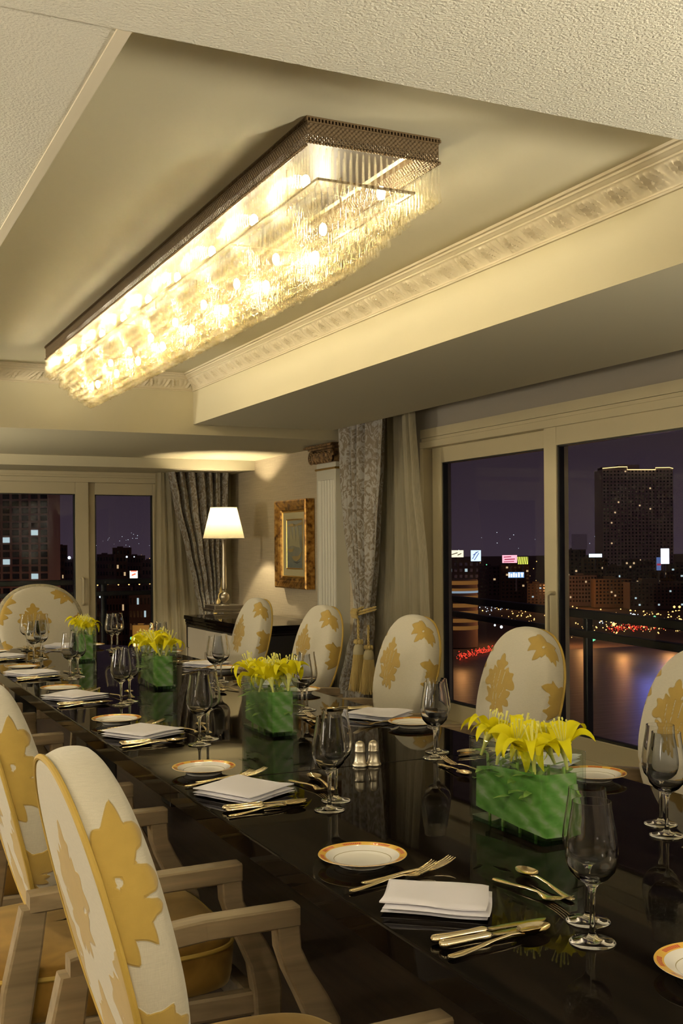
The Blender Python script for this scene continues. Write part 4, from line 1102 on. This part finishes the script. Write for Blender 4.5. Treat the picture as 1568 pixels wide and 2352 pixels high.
ln.tube([(-hw, -.6, h+1.2), (-hw*.55, -.6, h+3), (-hw*.30, -.6, h+3), (-hw*.30, -.6, h-.6), (hw*.50, -.6, h-1.), (hw*.50, -.6, h+1.6), (hw*.9, -.6, h+1.8), (hw, -.6, h+.4)], .42, 6); ln.build('neon_roofline', NEON, twr)
MB().box(-hw, -hw*.30, 0, hw*.6, h, h+3).box(hw*.5, hw, 0, hw*.6, h, h+1.8).build('parapet', FM[1], twr, False)
twl, hw, h = building(-150, 110, 980, 400, 'dark office tower with a window grid beyond the far left window', pm('tower_grid', (.50, .36, .34), .9), 38, 12, .06, COOLW, .4, 12, .72)
sky = [(1028, 1100, 1287, 620, 8, 6, .1), (1100, 1150, 1300, 800, 8, 5, .06), (1150, 1215, 1298, 760, 9, 7, .06), (1210, 1262, 1340, 700, 7, 6, .06), (1300, 1345, 1262, 1000, 9, 5, .04), (1340, 1395, 1282, 840, 9, 7, .05), (1390, 1440, 1300, 760, 8, 7, .05), (1435, 1500, 1288, 800, 9, 8, .06), (1495, 1545, 1312, 740, 7, 7, .10), (1540, 1610, 1296, 820, 9, 7, .06), (1306, 1370, 1322, 700, 7, 9, .05), (1366, 1450, 1330, 680, 7, 10, .05), (1446, 1570, 1338, 660, 7, 14, .06),
       (112, 135, 1268, 900, 9, 4, .05), (130, 152, 1252, 1000, 9, 4, .05), (148, 180, 1285, 800, 8, 5, .05), (222, 262, 1273, 900, 8, 6, .04), (258, 298, 1258, 1000, 8, 5, .04), (292, 330, 1276, 850, 8, 6, .04), (326, 362, 1286, 800, 8, 5, .05), (215, 300, 1350, 520, 6, 12, .03), (296, 345, 1362, 480, 6, 6, .03)]
where_ = ['low block on the far bank left of the blue billboard', 'low dark block between the blue and pink billboards', 'low dark block under the pink and striped billboards', 'low orange-lit block left of the wide window post', 'dark block far left of the hotel tower', 'dark block touching the left foot of the hotel tower', 'dark block before the left foot of the hotel tower', 'mid-height block before the foot of the hotel tower', 'low block beneath the bright white billboard', 'mid-height block at the right picture edge beyond the river', 'terraced block above the bright street lights, left end', 'terraced block above the bright street lights, middle', 'long terraced block above the street lights, right end',
          'narrow dark block right beside the office tower', 'narrow taller block near the office tower skyline', 'low dark block left of the far window post', 'dark block right of the far window post', 'tallest dark block in the right far pane', 'low dark block above the red and white sign', 'dark block beside the sheer curtain in the far window', 'long low block under the balcony rail in the far pane', 'low dark block left of the amber-lit tower']
for i, (a, b, y, D, rw, cl_, lit) in enumerate(sky):
    building(a, b, y, D*(1.5 if i < 13 else 1.), where_[i], FM[i % 3], rw, cl_, lit, LITW if i % 3 else COOLW, .5, 50+i, .5, 'skyline blocks across the river')
# round terraced building with lit orange bands
p = dirpt(1052, 1330, 640); rr = 44*640/F_PX
rb_ = thing('city_building', 'round terraced building with orange-lit balconies beyond the river', 'building', (p.x, p.y, GZ))
MB().lathe([(rr, 0), (rr, p.z-GZ)], 40).build('walls', FM[2], rb_)
bb = MB()
for k in range(7): bb.lathe([(rr+.2, p.z-GZ-3-4.3*k), (rr+.2, p.z-GZ-.8-4.3*k)], 40, capb=False, capt=False)
bb.build('lit_bands', emis('orange_band', (1, .42, .10), .16), rb_)
MB().lathe([(rr+.3, p.z-GZ-7.8), (rr+.3, p.z-GZ-6.6)], 40, capb=False, capt=False).build('lit_windows', emis('cool_strip', (.6, .8, 1), .35), rb_)
at_ = dirpt(350, 1342, 500)
am = building(342, 362, 1342, 500, 'slim amber-lit tower beside the sheer curtain in the far window', pm('amber_facade', (.6, .4, .2), .9), 16, 4, .30, emis('amber_window', (1, .55, .16), .8), .6, 9, .5)
yl = building(304, 350, 1436, 380, 'low building glowing yellow below the far window rail', pm('pale_stone', (.75, .55, .28), .9), 2, 5, .3, emis('yellow_window', (1, .8, .3), 1.6), .6, 4, .5)
# billboards
def billboard(px0, px1, y0, y1, D, label, col, st, marks=None, mcol=(.5, .02, .03), mst=.6):
    a, b = dirpt(px0, y0, D), dirpt(px1, y1, D); c = (a+b)/2; s = D/F_PX; w, hh = (px1-px0)*s/2, (y1-y0)*s/2
    r = thing('billboard', label, 'billboard', (c.x, c.y, c.z), -YAW)
    MB().box(-w, w, 0, .8, -hh, hh).build('board', M['gasket'], r, False)
    fc = MB().add([(-w, -.05, -hh), (w, -.05, -hh), (w, -.05, hh), (-w, -.05, hh)], [(0, 1, 2, 3)]).build('lit_face', emis('billboard_face', col, st), r, False)
    if marks:
        mk_ = MB()
        for x0, z0, x1, z1, t_ in marks:
            A, B = Vector((x0*w, -.1, z0*hh)), Vector((x1*w, -.1, z1*hh)); mk_.tube([A, B], t_*hh, 5)
        mk_.build('lettering', emis('billboard_marks', mcol, mst), fc, False)
    MB().box(-.4, .4, .1, .6, -hh-8, -hh).build('post', M['gasket'], r, False)
def glyph(s, x, w, h):
    seg = {'a': (0, 1, 1, 1), 'b': (1, 1, 1, 0), 'c': (1, 0, 1, -1), 'd': (0, -1, 1, -1), 'e': (0, 0, 0, -1), 'f': (0, 1, 0, 0), 'g': (0, 0, 1, 0)}
    return [(x+q[0]*w, q[1]*h, x+q[2]*w, q[3]*h, .045) for q in (seg[k] for k in s)]
nine = 'abcdfg'; zero = 'abcdef'; three = 'abcdg'
billboard(1517, 1536, 1260, 1295, 640, 'bright white upright billboard with small red characters by the tower', (.78, .86, 1), 3.2, [(x*1, z*.16, x1*1, z1*.16, t_*.6) for x, z, x1, z1, t_ in glyph(three, -.72, .36, 1)+glyph(nine, -.18, .36, 1)+glyph(zero, .36, .36, 1)], (.9, .25, .2), .9)
billboard(1507, 1517.5, 1280, 1310, 660, 'narrow blue and red upright sign left of the white billboard', (.16, .25, .6), .5, [(-.8, -.1, .8, -.1, .16)], (.6, .05, .1), .5)
billboard(1030, 1064, 1264, 1280, 700, 'cream lit billboard at the left edge of the right window', (1, .90, .66), 1.1, [(-.6, -.2, .2, .3, .14), (.2, -.4, .7, .1, .14)], (.35, .28, .15), .3)
billboard(1081, 1104, 1264, 1289, 680, 'blue-white square billboard with diagonal scribbles', (.55, .70, 1), 1.5, [(-.7, -.6, .1, .7, .07), (-.3, -.8, .6, .5, .07), (-.6, .1, .5, .8, .07)], (.12, .2, .55), .5)
billboard(1153, 1187, 1275, 1293, 700, 'pink and white billboard with lettering beside the striped one', (1, .45, .55), 1.2, [(-.8, .5, .2, .6, .12), (-.7, -.1, .7, 0, .14), (-.8, -.7, .6, -.6, .1)], (.6, .03, .1), .6)
billboard(1188, 1212, 1279, 1296, 690, 'yellow billboard with black diagonal stripes', (.80, .85, .12), 1.2, [(-1+.33*k, -1, -.75+.33*k, 1, .10) for k in range(6)], (.01, .01, .01), 0.)
billboard(1167, 1203, 1314, 1327, 660, 'bright white rooftop sign with blocky lettering', (.25, .45, .8), .9, [(-.9, -.7, -.9, .7, .25), (-.6, -.7, -.6, .4, .25), (-.3, -.7, -.3, .8, .25), (0, -.7, 0, .5, .25), (.35, -.7, .35, .8, .25), (.6, .5, .9, .5, .25), (.75, -.7, .75, .4, .25)], (.85, .97, 1), 4.)
billboard(1352, 1382, 1272, 1280, 760, 'thin white lit sign left of the hotel tower foot', (.75, .92, 1), 1.3)
billboard(1313, 1348, 1227, 1262, 900, 'large unlit billboard left of the hotel tower', (.02, .012, .02), 1.)
billboard(298, 316, 1311, 1328, 520, 'white and red lit sign above the rail in the far window', (1, .92, .6), 2.0, [(-.8, .9, .8, .9, .14), (-.5, -.2, .5, .2, .2)], (1, .15, .08), 1.)
# ground, river
t = NT('river'); nz = t.noise(1, 3, t.mapping(t.obj(), (.05, .22, 1)))
M['river'] = t.done(t.pbsdf(Base_Color=(.02, .014, .026, 1), Roughness=.42, Normal=t.bump(nz, .25, 1.)))
rv = MB().add([(-900, 30, GZ), (1600, 30, GZ), (1600, 500, GZ), (-900, 500, GZ)], [(0, 1, 2, 3)]).build('river', M['river'], None, False)
rv['kind'] = 'structure'
gd = MB().add([(-3000, 0, GZ-.6), (5000, 0, GZ-.6), (5000, 5000, GZ-.6), (-3000, 5000, GZ-.6)], [(0, 1, 2, 3)]).build('ground', pm('city_ground', (.20, .13, .08), .9), None, False)
gd['kind'] = 'structure'
# scattered lights : uncountable, one object per kind
def sprinkle(name, items, mat, label, cat):
    mb = MB()
    for px, py, D, r in items:
        p = dirpt(px, py, D); s = 1.45*r*D/F_PX
        mb.sphere(p, s, 6, 4)
    o = mb.build(name, mat, None, False); tag(o, label, cat, None, 'stuff'); return o
rd = random.Random(11)
def gd_D(py): return min(2600, max(250, 58.4*F_PX/max(4, py-HY)))
def ln_(n, x0, y0, x1, y1, jx, jy, r0, r1):
    out = []
    for i in range(n):
        k = rd.random(); x = x0+(x1-x0)*k+rd.gauss(0, jx); y = y0+(y1-y0)*k+rd.gauss(0, jy)
        out.append((x, y, gd_D(max(y, 1300))*.97, rd.uniform(r0, r1)))
    return out
red = ln_(190, 1050, 1508, 1150, 1486, 2, 4, .5, 1.1)+ln_(120, 1400, 1442, 1500, 1440, 6, 4, .5, 1.0)+ln_(80, 1530, 1438, 1580, 1430, 6, 4, .5, 1.)
sprinkle('traffic_tail_lights', red, emis('tail_light', (1, .06, .03), 1.1), 'red tail lights of the traffic along the river road', 'car lights')
org = ln_(70, 1310, 1446, 1580, 1440, 5, 8, .5, 1.3)+ln_(30, 1320, 1458, 1440, 1462, 4, 4, .7, 1.4)+ln_(40, 1030, 1375, 1240, 1400, 12, 16, .4, 1.2)+ln_(50, 1390, 1425, 1580, 1400, 10, 10, .6, 1.6)+ln_(40, 1030, 1320, 1250, 1340, 20, 18, .3, .8)+ln_(50, 1320, 1350, 1560, 1360, 20, 18, .3, .8)+[(x, 1344-(x-220)*.02, 600, 1.2) for x in range(224, 345, 24)]+ln_(14, 8, 1352, 60, 1350, 8, 4, .5, 1.5)+ln_(25, 230, 1300, 350, 1310, 12, 20, .3, .7)
org += ln_(60, 1030, 1400, 1250, 1425, 10, 14, .5, 1.1)+ln_(70, 1310, 1404, 1580, 1432, 10, 16, .5, 1.2)
org += [(1474, 1426, 600, 3.2), (1562, 1425, 600, 3.2), (1409, 1434, 600, 2.8), (1443, 1431, 600, 2.2), (1548, 1394, 640, 2.), (1560, 1394, 640, 2.)]
sprinkle('street_lights', org, emis('sodium_light', (1, .55, .16), 2.2), 'amber street lights scattered over the city', 'street lights')
wht = ln_(45, 1130, 1325, 1205, 1325, 10, 5, .4, 1.0)+ln_(30, 1105, 1390, 1150, 1400, 10, 6, .4, .9)+ln_(40, 1370, 1428, 1490, 1420, 15, 8, .4, 1.2)+ln_(26, 1030, 1250, 1560, 1235, 12, 16, .25, .6)+ln_(20, 225, 1245, 350, 1235, 10, 12, .2, .5)+ln_(12, 120, 1265, 170, 1290, 8, 10, .4, 1.)+[(291, 1279, 800, 1.6), (159, 1281, 800, 2.5), (308, 1279, 800, 1.), (230, 1371, 520, 1.6), (1455, 1415, 610, 4), (1460, 1426, 610, 3), (1470, 1424, 610, 3), (1151, 1440, 600, 2.5), (1136, 1436, 600, 1.8)]
sprinkle('white_city_lights', wht, emis('white_light', (.75, .88, 1), 1.8), 'white lights scattered over the city', 'city lights')
grn = [(1346, 1470, 560, 2.2), (1361, 1470, 560, 2.2), (1365, 1469, 560, 1.6), (1503, 1417, 600, 2.), (1117, 1297, 700, 1.), (302, 1466, 400, 2.4), (310, 1466, 400, 2.2)]
sprinkle('green_city_lights', grn, emis('green_light', (.2, 1, .45), 1.2), 'green lights along the far river bank', 'city lights')
# street-lamp glow on the facades
p = dirpt(318, 1452, 372); point('floodlight', (p.x, p.y, p.z), 900, .5, (1, .6, .18))
for px, py, D, e in ((1060, 1440, 540, 26000), (1200, 1420, 640, 60000), (1340, 1430, 640, 45000), (1430, 1425, 610, 45000), (1540, 1420, 610, 60000), (1300, 1420, 1000, 120000), (1480, 1410, 1000, 160000), (60, 1350, 380, 20000), (320, 1400, 430, 20000)):
    p = dirpt(px, py, D); point('street_lamp_light', (p.x, p.y, GZ+16), e*.22, 1.5, (1, .42, .12))
p = dirpt(1530, 1340, 600); point('billboard_light', (p.x, p.y, p.z), 12000, 2, (.4, .45, 1))
p = dirpt(1490, 1500, 520); point('billboard_light', (p.x, p.y, GZ+25), 9000, 2, (.25, .25, 1))

# ------------------------------------------------------------------ added fill lights out of view, sky
def spot_area(name, loc, target, power, size, col):
    l = bpy.data.lights.new(name, 'AREA'); l.energy = power; l.size = size; l.color = col; l.shape = 'DISK'
    o = bpy.data.objects.new(name, l); o.location = loc
    o.rotation_euler = (Vector(target)-Vector(loc)).to_track_quat('-Z', 'Y').to_euler(); return link(o)
for x, y in ((-1.6, -.6), (-1.6, 2.6), (.3, -1.6), (2.4, -1.2)):
    spot_area('downward_fill', (x, y, ZS-.03), (x, y, 0), 34, .14, (1, .86, .62))  # soft fill added from above, out of view, no fixtures
for x, y in ((2.95, 2.2), (3.0, 4.4), (3.0, 6.6)):
    pass
def fill_spot(loc, power, col=(1, .89, .66)):  # unseen upward spot, added to brighten soffit undersides and ceiling
    l = bpy.data.lights.new('upward_fill', 'SPOT'); l.energy = power; l.shadow_soft_size = .15; l.color = col; l.spot_size = R(165); l.spot_blend = .35
    o = bpy.data.objects.new('upward_fill', l); o.location = loc; o.rotation_euler = (PI, 0, 0); link(o)
fill_spot((-1.6, -.6, 1.45), 330, (1, .93, .78)); fill_spot((3.1, -1.5, .9), 1250, (1, .92, .74)); fill_spot((-2.1, 4.2, 1.3), 430, (1, .91, .70)); fill_spot((-1.3, 8.4, 1.1), 270, (1, .90, .68))
point('side_fill', (-2.1, 1.2, 1.3), 18, .2, (1, .93, .78))  # these three points are added fill from the left, out of view
point('side_fill', (-2.1, 4.2, 1.25), 75, .2, (1, .92, .76))
point('side_fill', (-2.1, 7.6, 1.25), 120, .2, (1, .91, .72))
w = bpy.data.worlds.new('night_sky'); S.world = w; w.use_nodes = True; nt = w.node_tree; nt.nodes.clear()
ou = nt.nodes.new('ShaderNodeOutputWorld'); bg = nt.nodes.new('ShaderNodeBackground'); tc_ = nt.nodes.new('ShaderNodeTexCoord'); sp = nt.nodes.new('ShaderNodeSeparateXYZ'); rp_ = nt.nodes.new('ShaderNodeValToRGB')
nt.links.new(tc_.outputs['Generated'], sp.inputs[0]); nt.links.new(sp.outputs[2], rp_.inputs[0])
e = rp_.color_ramp.elements; e[0].position = 0.; e[0].color = (.036, .024, .036, 1); e[1].position = .12; e[1].color = (.019, .012, .017, 1)
nt.links.new(rp_.outputs[0], bg.inputs[0]); bg.inputs[1].default_value = 1.; nt.links.new(bg.outputs[0], ou.inputs[0])

S.view_settings.view_transform = 'Standard'; S.view_settings.look = 'None'; S.view_settings.gamma = 1; S.view_settings.use_curve_mapping = False
S.view_settings.exposure = .14
cy = S.cycles
cy.adaptive_threshold = .06; cy.max_bounces = 8; cy.transparent_max_bounces = 18; cy.transmission_bounces = 8; cy.glossy_bounces = 4; cy.diffuse_bounces = 3
cy.sample_clamp_indirect = 6.0; cy.use_denoising = True; cy.caustics_refractive = False; cy.caustics_reflective = False
